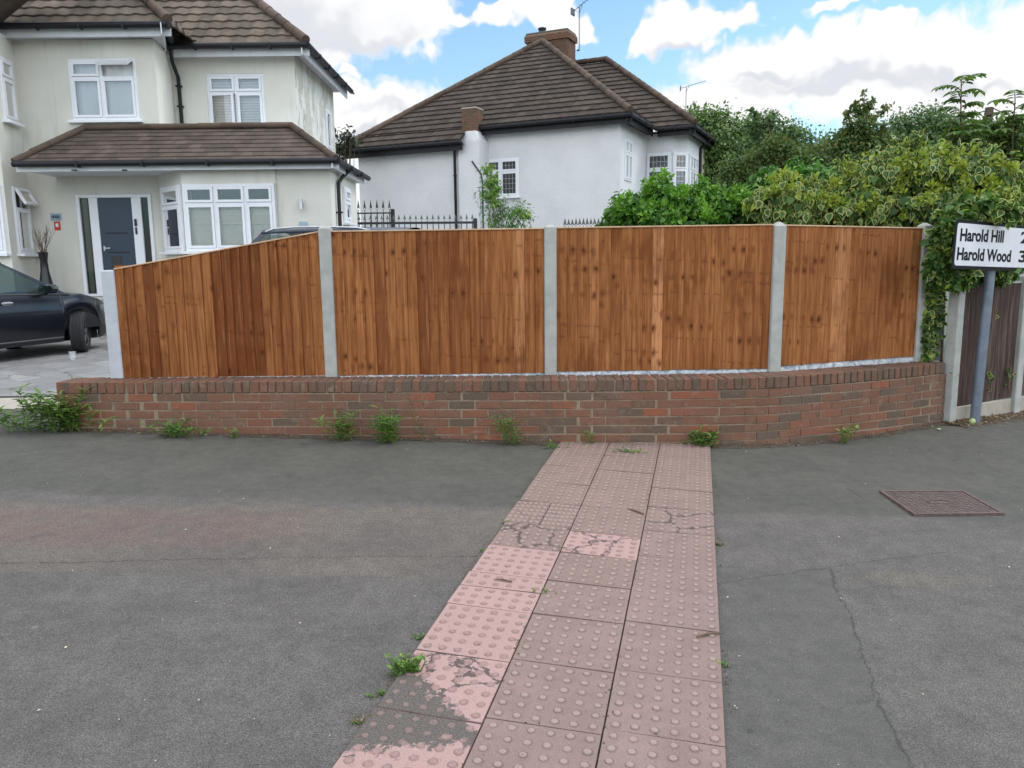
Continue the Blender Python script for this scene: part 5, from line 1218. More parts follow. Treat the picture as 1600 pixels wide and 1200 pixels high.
    b = MB(); b.box(M@V(L/2, 0, .35), L-.5, W*.62, .34, R3@V(1, 0, 0), R3@V(0, 1, 0), Z)
    for a in (ra, fa): b.box(M@V(a, 0, .55), arch*2+.06, W*.90, .34, R3@V(1, 0, 0), R3@V(0, 1, 0), Z)
    b.box(M@V((xr0+xf0)/2-.2, 0, .80), (xf0-xr0)*.7, W*.75, .2, R3@V(1, 0, 0), R3@V(0, 1, 0), Z); b.build('underbody', 'black_plastic', root)
    for xx in (1.25, xf0-1.15):
        for sg in (-1, 1):
            b = MB(); b.box(M@V(xx, .36*sg, .98), .14, .46, .62, R3@V(.97, 0, .2).normalized(), R3@V(0, 1, 0), R3@V(-.2, 0, .97).normalized(), ch=.04); b.box(M@V(xx-.04, .36*sg, 1.30), .09, .26, .18, R3@V(1, 0, 0), R3@V(0, 1, 0), Z, ch=.03); b.build('car_seat', 'black_plastic', root)
    for a in (ra, fa):
        for sg in (-1, 1):
            st = rad(steer) if a == fa else 0; axw = R3@V(-math.sin(st), math.cos(st), 0)*sg; c = M@V(a, (W/2-.115)*sg, wr); tw = .205
            b = MB(); prof = [(wr*.66, -tw/2+.01), (wr*.80, -tw/2-.002), (wr*.93, -tw/2+.008), (wr*.985, -tw/2+.028)]
            for gk in range(4): o_ = -tw/2+.035+gk*(tw-.07)/3; prof += [(wr, o_-.012), (wr, o_+.012), (wr-.008, o_+.014), (wr-.008, o_+.022)] if gk < 3 else [(wr, o_-.012), (wr, o_+.004)]
            prof += [(wr*.985, tw/2-.028), (wr*.93, tw/2-.008), (wr*.80, tw/2+.002), (wr*.66, tw/2-.01)]
            b.lathe(c, prof, 36, axw); wh = b.build('wheel', 'rubber', root, smooth=True)
            b = MB(); b.lathe(c, [(wr*.67, -tw/2+.01), (wr*.67, tw/2-.012), (wr*.60, tw/2-.02), (wr*.60, tw/2-.07), (.03, tw/2-.075)], 30, axw)
            up_ = axw.cross(R3@V(1, 0, 0)).normalized(); f0_ = axw.cross(up_).normalized()
            for k in range(5): a_ = k*2*math.pi/5; d_ = up_*math.cos(a_)+f0_*math.sin(a_); b.box(c+axw*(tw/2-.03)+d_*wr*.36, .055, .03, wr*.5, d_.cross(axw), axw, d_, ch=.006)
            b.lathe(c+axw*(tw/2-.03), [(.05, 0), (.045, .02), (0, .022)], 14, axw); b.build('rim', 'rim_dark', wh, smooth=True)
    return root
def carM(loc, heading, tilt=0):         # heading measured from +Y towards +X
    f_ = V(math.sin(heading), math.cos(heading), 0); l_ = V(-f_.y, f_.x, 0); m = Matrix((f_, l_, Z)).transposed().to_4x4(); m.translation = loc; return m
hatch = dict(L=4.0, W=1.72, H=1.47, ra=.74, fa=3.24, wr=.318, belt=((0, .5, 1.5, 2.95, 3.4, 3.75, 3.95, 4.0), (.95, .97, .955, .915, .885, .80, .66, .56)), cab=(.10, 3.06, .50, 2.12), bp=.50, cp=.13, seam=(1.02, 1.80, 2.92))
fw_ = at(128, 547, 12.25); hd = rad(20); f_ = V(math.sin(hd), math.cos(hd), 0); r_ = V(f_.y, -f_.x, 0)
o_ = V(fw_.x, fw_.y, dz(fw_.x, fw_.y))-f_*hatch['fa']-r_*(.86-.115)
car('parked_hatchback', 'black five-door hatchback cut by the left edge of the frame, front wheel turned', carM(o_, hd), hatch, 'car_paint', steer=38)
suv = dict(L=4.6, W=1.82, H=1.74, ra=.86, fa=3.62, wr=.35, belt=((0, .5, 1.5, 3.2, 3.8, 4.3, 4.55, 4.6), (1.12, 1.14, 1.12, 1.05, 1.02, .94, .80, .70)), cab=(.08, 3.42, .42, 2.62), bp=.52, cp=.15, seam=(1.15, 2.05, 3.2))
ytop = at(430, 357, 12.6); zrf = ytop.z-1.74
hd2 = rad(-87); f2_ = V(math.sin(hd2), math.cos(hd2), 0); o2 = V(at(432, 357, 12.6).x, 12.6, dz(-4, 12.6))-f2_*2.62
suv['H'] = ytop.z-o2.z-.025
car('parked_estate', 'dark blue tall car with silver roof rails, mostly hidden behind the sloping fence panel', carM(o2, hd2), suv, 'car_paint_blue', rails=True)
# plastic cup, vase
cp = at(114, 548, 10.9); g_ = dz(cp.x, cp.y); cp = atz(114, 563, g_)
cu_ = thing('plastic_cup', 'clear plastic cup standing on the grey driveway by the front wheel', 'cup', tuple(cp)); b = MB(); b.lathe(cp, [(0, .003), (.034, .003), (.046, .125), (.049, .127), (.045, .12), (.033, .006), (0, .006)], 20); b.build('cup_body', 'clear_plastic', cu_, smooth=True)
b = MB(); b.lathe(cp, [(.046, .12), (.050, .122), (.050, .130), (.046, .130)], 20); b.build('rim', 'clear_plastic', cu_, smooth=True)
vz = at(67, 394, 15.2); gv = .55; va = thing('floor_vase', 'tall black floor vase holding dry twigs between the bay window and the front door', 'vase', (vz.x, vz.y, gv))
b = MB(); hv_ = vz.z-gv; b.lathe(V(vz.x, vz.y, gv), [(0, 0), (.12, 0), (.17, hv_*.15), (.15, hv_*.45), (.075, hv_*.75), (.065, hv_*.88), (.09, hv_), (.075, hv_), (.05, hv_*.88)], 24); b.build('vase_body', 'vase', va, smooth=True)
b = MB(); random.seed(4)
for i in range(16):
    p = V(vz.x+rnd(-.03, .03), vz.y+rnd(-.03, .03), vz.z-.1); d = V(rnd(-.35, .35), rnd(-.3, .3), 1).normalized(); pts = [p]; 
    for k in range(5): p = p+d*rnd(.09, .14); d = (d+V(rnd(-.4, .4), rnd(-.3, .3), .1)).normalized(); pts.append(p)
    b.tube(pts, [.006, .005, .005, .004, .003, .002], 4)
    for k in (2, 3, 4): e = (d+V(rnd(-1, 1), rnd(-.6, .6), .3)).normalized(); b.tube([pts[k], pts[k]+e*.08, pts[k]+e*.13+V(0, 0, .03)], [.003, .002, .0015], 3)
b.build('twigs', 'twig', va)
# ================================================================== BLACK IRON GATES AND RAILING
def railing(name, label, A, B, zt_, zb_, n, bar=.02, rail=.05, finial='old_iron', fh=.16, frame=False, posts=True, midrail=True, cat='gate'):
    root = thing(name, label, cat, ((A.x+B.x)/2, (A.y+B.y)/2, zb_)); d = B-A; L = d.length; u = d.normalized(); n_ = V(u.y, -u.x, 0)
    b = MB(); b.box(V(0, 0, zt_)+(A+B)/2, L, .035, rail, u, n_, Z); b.build('top_rail', 'black_iron', root)
    if midrail: b = MB(); b.box(V(0, 0, zt_-.22)+(A+B)/2, L, .03, rail*.8, u, n_, Z); b.build('middle_rail', 'black_iron', root)
    b = MB(); b.box(V(0, 0, zb_+.12)+(A+B)/2, L, .03, rail, u, n_, Z); b.build('bottom_rail', 'black_iron', root)
    for i in range(n):
        p = A+u*(L*(i+.5)/n); b = MB(); b.box(V(p.x, p.y, (zt_+zb_+.1)/2), bar, bar, zt_-zb_-.1, u, n_, Z); br = b.build('bar', 'black_iron', root)
        b = MB(); q = V(p.x, p.y, zt_+rail/2); j = rnd(-.01, .01)
        b.add([q-u*.006, q+u*.006, q+u*.008+V(0, 0, fh*.25), q-u*.008+V(0, 0, fh*.25), q-u*.034+V(0, 0, fh*.25), q+u*.034+V(0, 0, fh*.25), q+V(0, 0, fh+j), q+n_*.012+V(0, 0, fh*.4), q-n_*.012+V(0, 0, fh*.4)], [(0, 1, 2, 3), (4, 7, 6), (7, 5, 6), (4, 6, 8), (8, 6, 5), (4, 8, 5, 7)]); b.build('spearhead', finial, br)
    if posts:
        for p in (A, B): b = MB(); b.box(V(p.x, p.y, (zt_+zb_)/2+.03), .09, .09, zt_-zb_+.12, u, n_, Z, ch=.01); b.build('post', 'black_iron', root)
    return root
YGt = 17.6
ga = at(512, 350, YGt); gb_ = at(742, 352, YGt); zt_ = at(640, 348, YGt).z; A_, B_ = V(ga.x, YGt, 0), V(gb_.x, YGt+.2, 0)
railing('driveway_gate', 'wide black iron gate with pale spearheads across the gap between the two houses', A_, B_, zt_, .45, 26)
ga = at(556, 345, 18.8); gb_ = at(614, 345, 18.8)
b_ = railing('side_gate', 'small taller black iron gate with long spikes behind the wide driveway gate', V(ga.x, 18.8, 0), V(gb_.x, 18.8, 0), at(585, 333, 18.8).z, .45, 6, .022, .03, 'black_iron', .30, posts=True)
ga = at(880, 352, 13.0); gb_ = at(968, 352, 12.6)
railing('spiked_railing', 'short run of thin spikes just showing above the fence beside the green ivy', V(ga.x, 13.0, 0), V(gb_.x, 12.6, 0), at(920, 357, 12.8).z, .2, 15, .014, .03, 'old_iron', .16, posts=False, cat='railing')
# ================================================================== TELEGRAPH POLE AND WIRES
tp0 = at(1546, 168, 30); TPo = thing('telegraph_pole', 'wooden telegraph pole rising out of the trees near the right edge', 'pole', (tp0.x, 30, 0)); b = MB(); b.tube([V(tp0.x, 30, -.3), tp0], [.17, .14], 12); b.build('pole_shaft', 'bark', TPo, smooth=True)
b = MB(); b.box(tp0-V(0, .16, .25), .5, .1, .1); b.build('crossarm', 'bark', TPo)
for (a, c, lb) in ((at(1546, 172, 30), at(1120, 235, 46), 'thin wire sagging left from the telegraph pole behind the trees'), (at(1550, 168, 30), at(1700, 172, 26), 'thin wire running right from the telegraph pole out of frame')):
    b = MB(); b.tube([a*(1-q)+c*q-V(0, 0, 1.2*math.sin(math.pi*q)*.35) for q in fr(0, 1, 20)], .022, 5); tag(b.build('overhead_wire', 'wire'), lb, 'wire')
# ================================================================== VEGETATION
leafmat('leaf_moss', (.05, .045, .03), (.10, .10, .04), (.20, .15, .09)); leafmat('leaf_young', (.17, .26, .03), (.30, .36, .05), (.42, .44, .09)); leafmat('leaf_fresh', (.08, .22, .02), (.16, .34, .03))
def mesh_np(name, vs, fs_list, m, parent=None, attrs=None, mi=None):
    """vs (n,3); fs_list: list of (k,m) index arrays"""
    me = bpy.data.meshes.new(name); nv = len(vs); loops = np.concatenate([f.ravel() for f in fs_list]); tot = np.concatenate([np.full(len(f), f.shape[1]) for f in fs_list])
    st = np.concatenate([[0], np.cumsum(tot)[:-1]])
    me.vertices.add(nv); me.vertices.foreach_set('co', vs.astype(np.float32).ravel()); me.loops.add(len(loops)); me.loops.foreach_set('vertex_index', loops.astype(np.int32))
    me.polygons.add(len(tot)); me.polygons.foreach_set('loop_start', st.astype(np.int32)); me.polygons.foreach_set('loop_total', tot.astype(np.int32)); me.update(); me.validate()
    me.materials.append(MATS[m])
    for k, a in (attrs or {}).items(): q = me.attributes.new(k, 'FLOAT', 'POINT'); q.data.foreach_set('value', a.astype(np.float32))
    return link(name, me, parent)
TPL = {
 'leaf': (np.array([(0, 0, 0), (-.26, .38, .07), (.26, .38, .07), (0, .42, -.02), (-.17, .74, .03), (.17, .74, .03), (0, 1, -.12)]), [(0, 3, 1), (0, 2, 3), (1, 3, 4), (3, 2, 5), (4, 3, 6), (3, 5, 6)], [0, 1, 1, 0, 1, 1, 1]),
 'small': (np.array([(0, 0, 0), (-.32, .5, .08), (.32, .5, .08), (0, 1, -.06)]), [(0, 3, 1), (0, 2, 3)], [0, 1, 1, 1]),
 'narrow': (np.array([(0, 0, 0), (-.11, .3, .04), (.11, .3, .04), (0, .35, 0), (-.08, .7, -.04), (.08, .7, -.04), (0, 1, -.26)]), [(0, 3, 1), (0, 2, 3), (1, 3, 4), (3, 2, 5), (4, 3, 6), (3, 5, 6)], [0, 1, 1, 0, 1, 1, 1]),
 'ivy': (np.array([(0, .42, -.04), (0, 0, 0), (-.27, .08, .05), (-.38, .32, .09), (-.29, .60, .05), (-.10, .84, -.03), (0, 1.0, -.14), (.09, .85, -.03), (.27, .62, .06), (.36, .33, .08), (.28, .07, .05)]), [(0, i, i+1 if i < 10 else 1) for i in range(1, 11)], [0]+[1]*10)}
def leaves(P, D, N, size, tpl, name, m, parent, tint, var=None):
    D = D/np.linalg.norm(D, axis=1, keepdims=True); X_ = np.cross(D, N); X_ /= np.linalg.norm(X_, axis=1, keepdims=True)+1e-9; N2 = np.cross(X_, D)
    t_, fs, rim = TPL[tpl]; k = len(t_); n = len(P)
    vs = P[:, None, :]+(t_[None, :, 0:1]*X_[:, None, :]+t_[None, :, 1:2]*D[:, None, :]+t_[None, :, 2:3]*N2[:, None, :])*size[:, None, None]
    f = (np.array(fs)[None]+(np.arange(n)*k)[:, None, None]).reshape(-1, 3)
    at_ = {'tint': np.repeat(tint, k), 'rim': np.tile(rim, n), 'var': np.repeat(var if var is not None else np.ones(n), k)}
    return mesh_np(name, vs.reshape(-1, 3), [f], m, parent, at_)
def blob_px(px, py, rpx, rpy, Y, ry=None):
    c = at(px, py, Y); s = Y/1215*1.01; return (np.array(c), np.array([rpx*s, ry or (rpx*s*.6), rpy*s]))
def scatter(blobs, n, clumps, spread, rng, shell=.78, front=.75, low=None):
    A_ = np.array([b[1][0]*b[1][2] for b in blobs]); A_ = A_/A_.sum(); Cs, Ns = [], []
    idx = rng.choice(len(blobs), clumps, p=A_); d = rng.normal(size=(clumps, 3)); d /= np.linalg.norm(d, axis=1, keepdims=True)
    flip = (d[:, 1] > .2) & (rng.random(clumps) < front); d[flip, 1] *= -1
    rr = shell+(1.04-shell)*rng.random(clumps)**.6; rr *= 1+.07*np.sin(d[:, 0]*9+idx)+.06*np.sin(d[:, 2]*11+idx*2)
    bc = np.array([b[0] for b in blobs])[idx]; br = np.array([b[1] for b in blobs])[idx]; C_ = bc+d*br*rr[:, None]
    ci = rng.integers(0, clumps, n); P = C_[ci]+rng.normal(size=(n, 3))*spread*np.array([1, .8, .8]); N = d[ci]
    ct = rng.random(clumps)
    if low is not None: k = P[:, 2] > low; return P[k], N[k], ct[ci][k], C_
    return P, N, ct[ci], C_
def foliage(name, label, cat, blobs, n, clumps, spread, size, tpl, m, seed, group=None, droop=.7, base=None, shell=.78, front=.75, tintmix=.55, varp=1.0, low=None, part='foliage', wood='bark', trunk=True, twr=.05, out=.9, root=None, shade=None):
    rng = np.random.default_rng(seed); P, N, ct, C_ = scatter(blobs, n, clumps, spread, rng, shell, front, low); k = len(P)
    cen = np.mean([b[0] for b in blobs], axis=0); gz_ = base if base is not None else 0
    t = root or thing(name, label, cat, (cen[0], cen[1], gz_), group)
    N2 = N*out+rng.normal(size=(k, 3))*.55+np.array([0, -.15, .45]); D = N*.55+rng.normal(size=(k, 3))*.55+np.array([0, 0, -droop])
    tint = np.clip(ct*tintmix+rng.random(k)*(1-tintmix)+.12*(N[:, 2] > .3), 0, 1)
    sz = size[0]+(size[1]-size[0])*rng.random(k)**1.3; var = (rng.random(k) < varp).astype(float)
    leaves(P, D, N2, sz, tpl, part, m, t, tint, var)
    if trunk:
        b = MB(); bc = V(cen[0], cen[1], gz_); random.seed(seed); tops = C_[rng.choice(len(C_), min(len(C_), 26), replace=False)]
        hub = V(cen[0], cen[1], gz_+(cen[2]-gz_)*.55); b.tube([bc-V(0, 0, .1), bc+(hub-bc)*.5+V(twr*.6, 0, 0), hub], [twr*1.3, twr, twr*.7], 8)
        for q in tops: q = Vector(q); m_ = (hub+q)/2+V(rnd(-.1, .1), rnd(-.1, .1), rnd(-.05, .15)); b.tube([hub-V(0, 0, rnd(0, .3)), m_, q], [twr*.45, twr*.28, twr*.08], 5)
        b.build('trunk' if cat == 'tree' else 'branches', wood, t)
    return t
B_ = blob_px
# trees, far to near
foliage('distant_tree', 'leafy mid-green tree just right of the white house, lit against the clouds', 'tree', [B_(1100, 235, 62, 52, 30), B_(1070, 208, 30, 28, 30), B_(1150, 245, 60, 45, 30), B_(1110, 200, 34, 26, 30), B_(1170, 225, 30, 36, 30), B_(1120, 300, 70, 60, 30)], 22000, 420, .26, (.09, .19), 'small', 'leaf_tree', 1, base=0, shell=.45, twr=.16)
foliage('distant_tree', 'arching tree top with drooping sprays between the brownish conifers', 'tree', [B_(1210, 225, 36, 38, 20), B_(1190, 195, 14, 20, 20), B_(1235, 235, 34, 34, 20), B_(1280, 240, 46, 26, 20), B_(1220, 290, 70, 60, 20)], 15000, 330, .15, (.06, .12), 'small', 'leaf_blue', 2, base=0, shell=.4, twr=.1)
foliage('distant_tree', 'grey-green rounded tree behind the variegated ivy, left of the telegraph pole', 'tree', [B_(1425, 212, 48, 30, 24), B_(1400, 195, 18, 14, 24), B_(1465, 200, 40, 30, 24), B_(1395, 230, 40, 30, 24), B_(1480, 235, 50, 50, 24), B_(1430, 270, 90, 60, 24)], 18000, 380, .19, (.07, .14), 'small', 'leaf_blue', 3, base=0, shell=.45, twr=.13)
foliage('distant_tree', 'dense dark green tree filling the right edge behind the sign', 'tree', [B_(1590, 250, 60, 50, 15), B_(1560, 290, 50, 60, 15), B_(1620, 330, 70, 80, 15)], 10000, 240, .16, (.08, .15), 'leaf', 'leaf_blue', 4, base=0, shell=.5, twr=.1)
foliage('conifer', 'brown-tinged green conifer with a tall ragged leading shoot, behind the variegated ivy', 'tree', [B_(1345, 200, 15, 30, 12.5, .25), B_(1340, 232, 34, 36, 12.5), B_(1215, 235, 20, 24, 12.8), B_(1372, 230, 20, 26, 12.5), B_(1318, 222, 16, 20, 12.5), B_(1295, 262, 44, 40, 12.5), B_(1350, 270, 66, 44, 12.5)], 19000, 460, .060, (.035, .07), 'small', 'leaf_conifer', 5, base=0, shell=.3, twr=.06, droop=.1)
foliage('conifer', 'low brownish green conifer between the green ivy hedge and the arching tree', 'tree', [B_(1165, 278, 38, 24, 13), B_(1205, 262, 34, 26, 13), B_(1245, 266, 40, 28, 13), B_(1268, 250, 20, 16, 13)], 17000, 330, .07, (.035, .075), 'small', 'leaf_conifer', 6, base=0, shell=.4, twr=.06, droop=.1)
# leading shoots of the tall conifer and the arching sprays of the tree beside it
def spray(par, pts, n, ls, m, seed, tpl='small', r=.012):
    rng = np.random.default_rng(seed); pts = [Vector(p) for p in pts]; b = MB(); b.tube(pts, [r*(1-.7*i/(len(pts)-1)) for i in range(len(pts))], 5); b.build('shoot', 'twig', par)
    A_ = np.array(pts); q = rng.random(n)**.8*(len(pts)-1.001); i = q.astype(int); f = (q-i)[:, None]; P = A_[i]*(1-f)+A_[i+1]*f; P += rng.normal(size=P.shape)*.02
    D = rng.normal(size=P.shape)+np.array([0, 0, .1]); N = rng.normal(size=P.shape)*.6+np.array([0, -.4, .8]); leaves(P, D, N, ls*(.6+.7*rng.random(n)), tpl, 'shoot_leaves', m, par, rng.random(n))
cf = [o for o in COL.objects if o.name.startswith('conifer')][0]; dt = [o for o in COL.objects if o.name.startswith('distant_tree')]
for k, pl in enumerate([[(1345, 215), (1349, 180), (1351, 146)], [(1345, 210), (1368, 182), (1387, 165)], [(1335, 215), (1322, 190), (1328, 168)], [(1355, 235), (1378, 208), (1382, 194)], [(1347, 190), (1338, 172), (1336, 163)], [(1350, 180), (1358, 168), (1362, 160)]]):
    spray(cf, [at(x, y, 12.4) for x, y in pl], 90, .075, 'leaf_conifer', 60+k)
for k, pl in enumerate([[(1200, 240), (1188, 205), (1180, 180), (1172, 172)], [(1205, 230), (1200, 190), (1208, 176), (1222, 192), (1235, 215)], [(1196, 215), (1180, 195), (1168, 196)], [(1225, 230), (1225, 208), (1238, 200), (1252, 214)]]):
    spray(dt[1], [at(x, y, 19.5) for x, y in pl], 110, .12, 'leaf_blue', 80+k)
# tall ash-like seedlings: stem, arching leaf stalks with paired leaflets
def ash(par, base, top, n, seed, fl=.42, ll=.13, m='leaf_bright', start=.25):
    rng = np.random.default_rng(seed); base, top = Vector(base), Vector(top); b = MB(); b.tube([base, (base+top)/2+V(.02, 0, 0), top], [.022, .015, .006], 6); P, D, N = [], [], []
    for k in range(n):
        q = start+(1-start)*k/(n-1); o = base+(top-base)*q; a = k*2.4+rng.random()*.6; d = V(math.cos(a), math.sin(a)*.7, .95).normalized(); L = fl*(1-.45*q)*(.8+.5*rng.random()); pts = [o]
        for j in range(6): o = o+d*L/6; d = (d+V(0, 0, -.22)).normalized(); pts.append(o)
        b.tube(pts, [.006, .005, .005, .004, .003, .002, .002], 4)
        for j in range(1, 7):
            dd = (pts[j]-pts[j-1]).normalized(); s_ = dd.cross(Z).normalized()
            for sg in (-1, 1): P.append(pts[j]); D.append(dd*.45+s_*sg*.9+V(0, 0, -.35)); N.append(V(0, 0, 1)+s_*sg*.2)
        P.append(pts[-1]); D.append(d); N.append(V(0, 0, 1))
    b.build('stem', 'twig', par); P, D, N = (np.array([tuple(v) for v in q]) for q in (P, D, N)); leaves(P, D, N, ll*(.75+.5*rng.random(len(P))), 'leaf', 'leaves', m, par, rng.random(len(P)))
for k, (x0, y0, x1, y1, n, Y, lb) in enumerate([(1512, 330, 1502, 128, 20, 9.6, 'tallest slender shoot with arching paired leaves above the direction sign'), (1575, 340, 1586, 158, 18, 9.6, 'slender shoot of paired leaves at the right edge above the sign'), (1545, 330, 1530, 195, 11, 9.9, 'shorter leafy shoot between the two tall ones behind the sign'), (1490, 330, 1482, 205, 9, 9.4, 'short leafy shoot left of the tallest one, above the variegated ivy')]):
    p = at(x0, y0, Y); t = thing('ash_sapling', lb, 'sapling', (p.x, p.y, 0), 'leafy shoots behind the sign'); ash(t, V(p.x, p.y, 0), at(x1, y1, Y), int(n*1.9), 100+k, .40 if k < 2 else .34, .115, 'leaf_tree', start=.50)
foliage('green_shrub', 'bright green leafy shrub beneath the tall shoots, right of the variegated ivy top', 'shrub', [B_(1505, 215, 20, 24, 9.8), B_(1500, 245, 36, 30, 9.8), B_(1545, 235, 34, 40, 9.9), B_(1585, 235, 30, 46, 9.9), B_(1560, 285, 50, 50, 9.9)], 8000, 200, .07, (.05, .10), 'leaf', 'leaf_tree', 9, base=0, shell=.4, twr=.03)
foliage('green_shrub', 'small fresh green leafy shrub top between the two ivies, behind the third concrete post', 'shrub', [B_(1205, 290, 30, 22, 9.4, .3), B_(1240, 280, 34, 22, 9.4, .3), B_(1275, 290, 26, 24, 9.4, .3), B_(1215, 330, 60, 30, 9.4, .3)], 5000, 130, .06, (.05, .10), 'leaf', 'leaf_ivy', 19, base=0, shell=.5, twr=.03)
# hedges behind the fence
foliage('ivy_hedge', 'bushy glossy green ivy mound behind the third fence panel', 'hedge', [B_(995, 332, 36, 22, 9.5, .4), B_(1028, 308, 18, 26, 9.5, .3), B_(970, 350, 22, 18, 9.5, .35), B_(1062, 326, 30, 18, 9.5, .4), B_(1092, 306, 13, 16, 9.5, .2), B_(1050, 350, 90, 26, 9.5, .5), B_(1120, 325, 34, 24, 9.5, .4), B_(1165, 332, 34, 26, 9.5, .4), B_(1010, 395, 60, 36, 9.5, .5), B_(1110, 395, 90, 40, 9.5, .5)], 24000, 460, .05, (.035, .085), 'ivy', 'leaf_ivy', 20, base=.1, shell=.62, twr=.04, tintmix=.7, droop=.9)
vg = [B_(1215, 322, 34, 36, 8.7, .35), B_(1250, 335, 44, 30, 8.7, .4), B_(1300, 318, 40, 34, 8.6, .4), B_(1350, 293, 40, 34, 8.6, .4), B_(1392, 272, 34, 30, 8.5, .35), B_(1440, 278, 46, 34, 8.5, .4), B_(1490, 295, 50, 44, 8.4, .4), B_(1535, 310, 38, 44, 8.3, .35), B_(1545, 345, 30, 22, 8.2, .3), B_(1330, 335, 80, 36, 8.6, .4), B_(1430, 335, 80, 40, 8.4, .4), B_(1500, 340, 60, 34, 8.3, .35), B_(1400, 250, 18, 10, 8.5, .2), B_(1445, 250, 22, 10, 8.5, .2)]
foliage('variegated_ivy', 'large cream-edged variegated ivy spilling over the fourth fence panel towards the sign', 'hedge', vg, 17000, 430, .055, (.05, .118), 'ivy', 'leaf_variegated', 21, base=.1, shell=.55, twr=.04, varp=.75, droop=2.2, tintmix=.7)
vi = [o for o in COL.objects if o.name == 'variegated_ivy'][0]
foliage('', '', '', [(b_[0]+np.array([0, -.05, .06]), b_[1]) for b_ in vg], 7000, 210, .032, (.03, .07), 'leaf', 'leaf_young', 23, root=vi, part='young_growth', trunk=False, shell=.93, droop=-.35, tintmix=.5)
foliage('', '', '', [(b_[0]+np.array([0, -.05, .05]), b_[1]) for b_ in [B_(1028, 305, 18, 26, 9.5, .3), B_(995, 332, 36, 22, 9.5, .4), B_(1062, 326, 30, 18, 9.5, .4), B_(1092, 304, 13, 16, 9.5, .2), B_(1130, 328, 40, 24, 9.5, .4), B_(1050, 345, 90, 20, 9.5, .5)]], 3600, 120, .028, (.03, .065), 'leaf', 'leaf_fresh', 24, root=[o for o in COL.objects if o.name == 'ivy_hedge'][0], part='young_growth', trunk=False, shell=.95, droop=-.35)
foliage('', '', '', [B_(1472, 375, 15, 32, 7.42, .10), B_(1478, 408, 15, 28, 7.40, .08), B_(1464, 425, 9, 18, 7.42, .06), B_(1492, 432, 16, 14, 7.40, .10), B_(1525, 428, 50, 12, 7.75, .12), B_(1488, 345, 24, 18, 7.5, .15), B_(1572, 330, 20, 10, 7.30, .06), B_(1520, 318, 36, 12, 7.6, .2)], 4200, 170, .03, (.05, .10), 'ivy', 'leaf_variegated', 22, root=vi, part='trailing_foliage', trunk=False, shell=.5, varp=.35, low=.7)
# the strand climbing down over the grey boards and stray sprigs on the old fence
def strand(label, pxs, Yf, n, ls, seed, grp='ivy strands'):
    pts = [at(x, y, Yf(x, y)) for x, y in pxs]; t = thing('ivy_strand', label, 'ivy', tuple(pts[-1]), grp); rng = np.random.default_rng(seed); b = MB(); b.tube(pts, [.008]*len(pts), 5); b.build('stem', 'twig', t)
    A_ = np.array([tuple(p) for p in pts]); q = rng.random(n)*(len(pts)-1.001); i = q.astype(int); f = (q-i)[:, None]; P = A_[i]*(1-f)+A_[i+1]*f; P += rng.normal(size=P.shape)*np.array([.03, .015, .03])
    D = rng.normal(size=P.shape)*.6+np.array([0, -.3, -.5]); N = rng.normal(size=P.shape)*.4+np.array([0, -1, .35]); leaves(P, D, N, ls*(.6+.8*rng.random(n)), 'ivy', 'leaves', 'leaf_variegated', t, rng.random(n)*.95, (rng.random(n) < .5).astype(float))
strand('thick ivy strand climbing the grey boards beside the last concrete post', [(1452, 562), (1448, 520), (1455, 480), (1452, 440), (1458, 410)], lambda x, y: 7.60, 330, .062, 31)
strand('thinner pale ivy strand hanging over the grey boards, right of the thick one', [(1462, 538), (1470, 505), (1464, 475), (1468, 445), (1474, 420)], lambda x, y: 7.58, 110, .055, 32)
def onold(x): r = ray(x, 520); k = (P5.x*RU.y-P5.y*RU.x)/(r[0]*RU.y-r[1]*RU.x); return r[1]*k-.03
for k, (pl, n, lb) in enumerate([([(1548, 612), (1550, 595), (1547, 580)], 8, 'small yellow ivy sprig low on the old brown fence just right of the pole'), ([(1576, 608), (1577, 590), (1580, 575)], 8, 'small yellow ivy sprig low on the old brown fence near the second post'), ([(1488, 590), (1490, 580)], 4, 'tiny ivy leaf pair at the left end of the old brown fence'), ([(1555, 490), (1556, 478)], 4, 'tiny ivy sprig high on the old brown fence')]):
    strand(lb, pl, lambda x, y: onold(x), n, .045, 40+k)
# small shrub in front of the white house window
foliage('feathery_shrub', 'feathery light green shrub with a tall shoot in front of the leaded window', 'shrub', [B_(785, 342, 40, 20, 11.5, .3), B_(772, 322, 18, 14, 11.5, .15), B_(765, 300, 12, 26, 11.5, .1), B_(815, 330, 16, 16, 11.5, .15), B_(760, 275, 7, 14, 11.5, .06), B_(800, 345, 34, 22, 11.5, .3)], 1500, 110, .045, (.035, .08), 'narrow', 'leaf_ivy', 50, base=.3, shell=.3, twr=.012)
foliage('feathery_shrub', 'pale yellow-green upright sprig standing before the leaded window panes', 'shrub', [B_(768, 290, 9, 16, 11.3, .06), B_(764, 262, 6, 8, 11.3, .05), B_(770, 310, 10, 12, 11.3, .06), B_(818, 330, 8, 10, 11.3, .06)], 420, 34, .035, (.04, .08), 'leaf', 'leaf_bright', 51, base=.3, shell=.3, twr=.008)
foliage('distant_tree', 'small dark-leaved tree top in the gap between the two houses', 'tree', [B_(536, 222, 18, 14, 26, .4), B_(545, 214, 10, 8, 26, .3), B_(528, 235, 12, 14, 26, .3)], 420, 60, .14, (.10, .2), 'leaf', 'leaf_dark', 52, base=0, shell=.3, twr=.05)
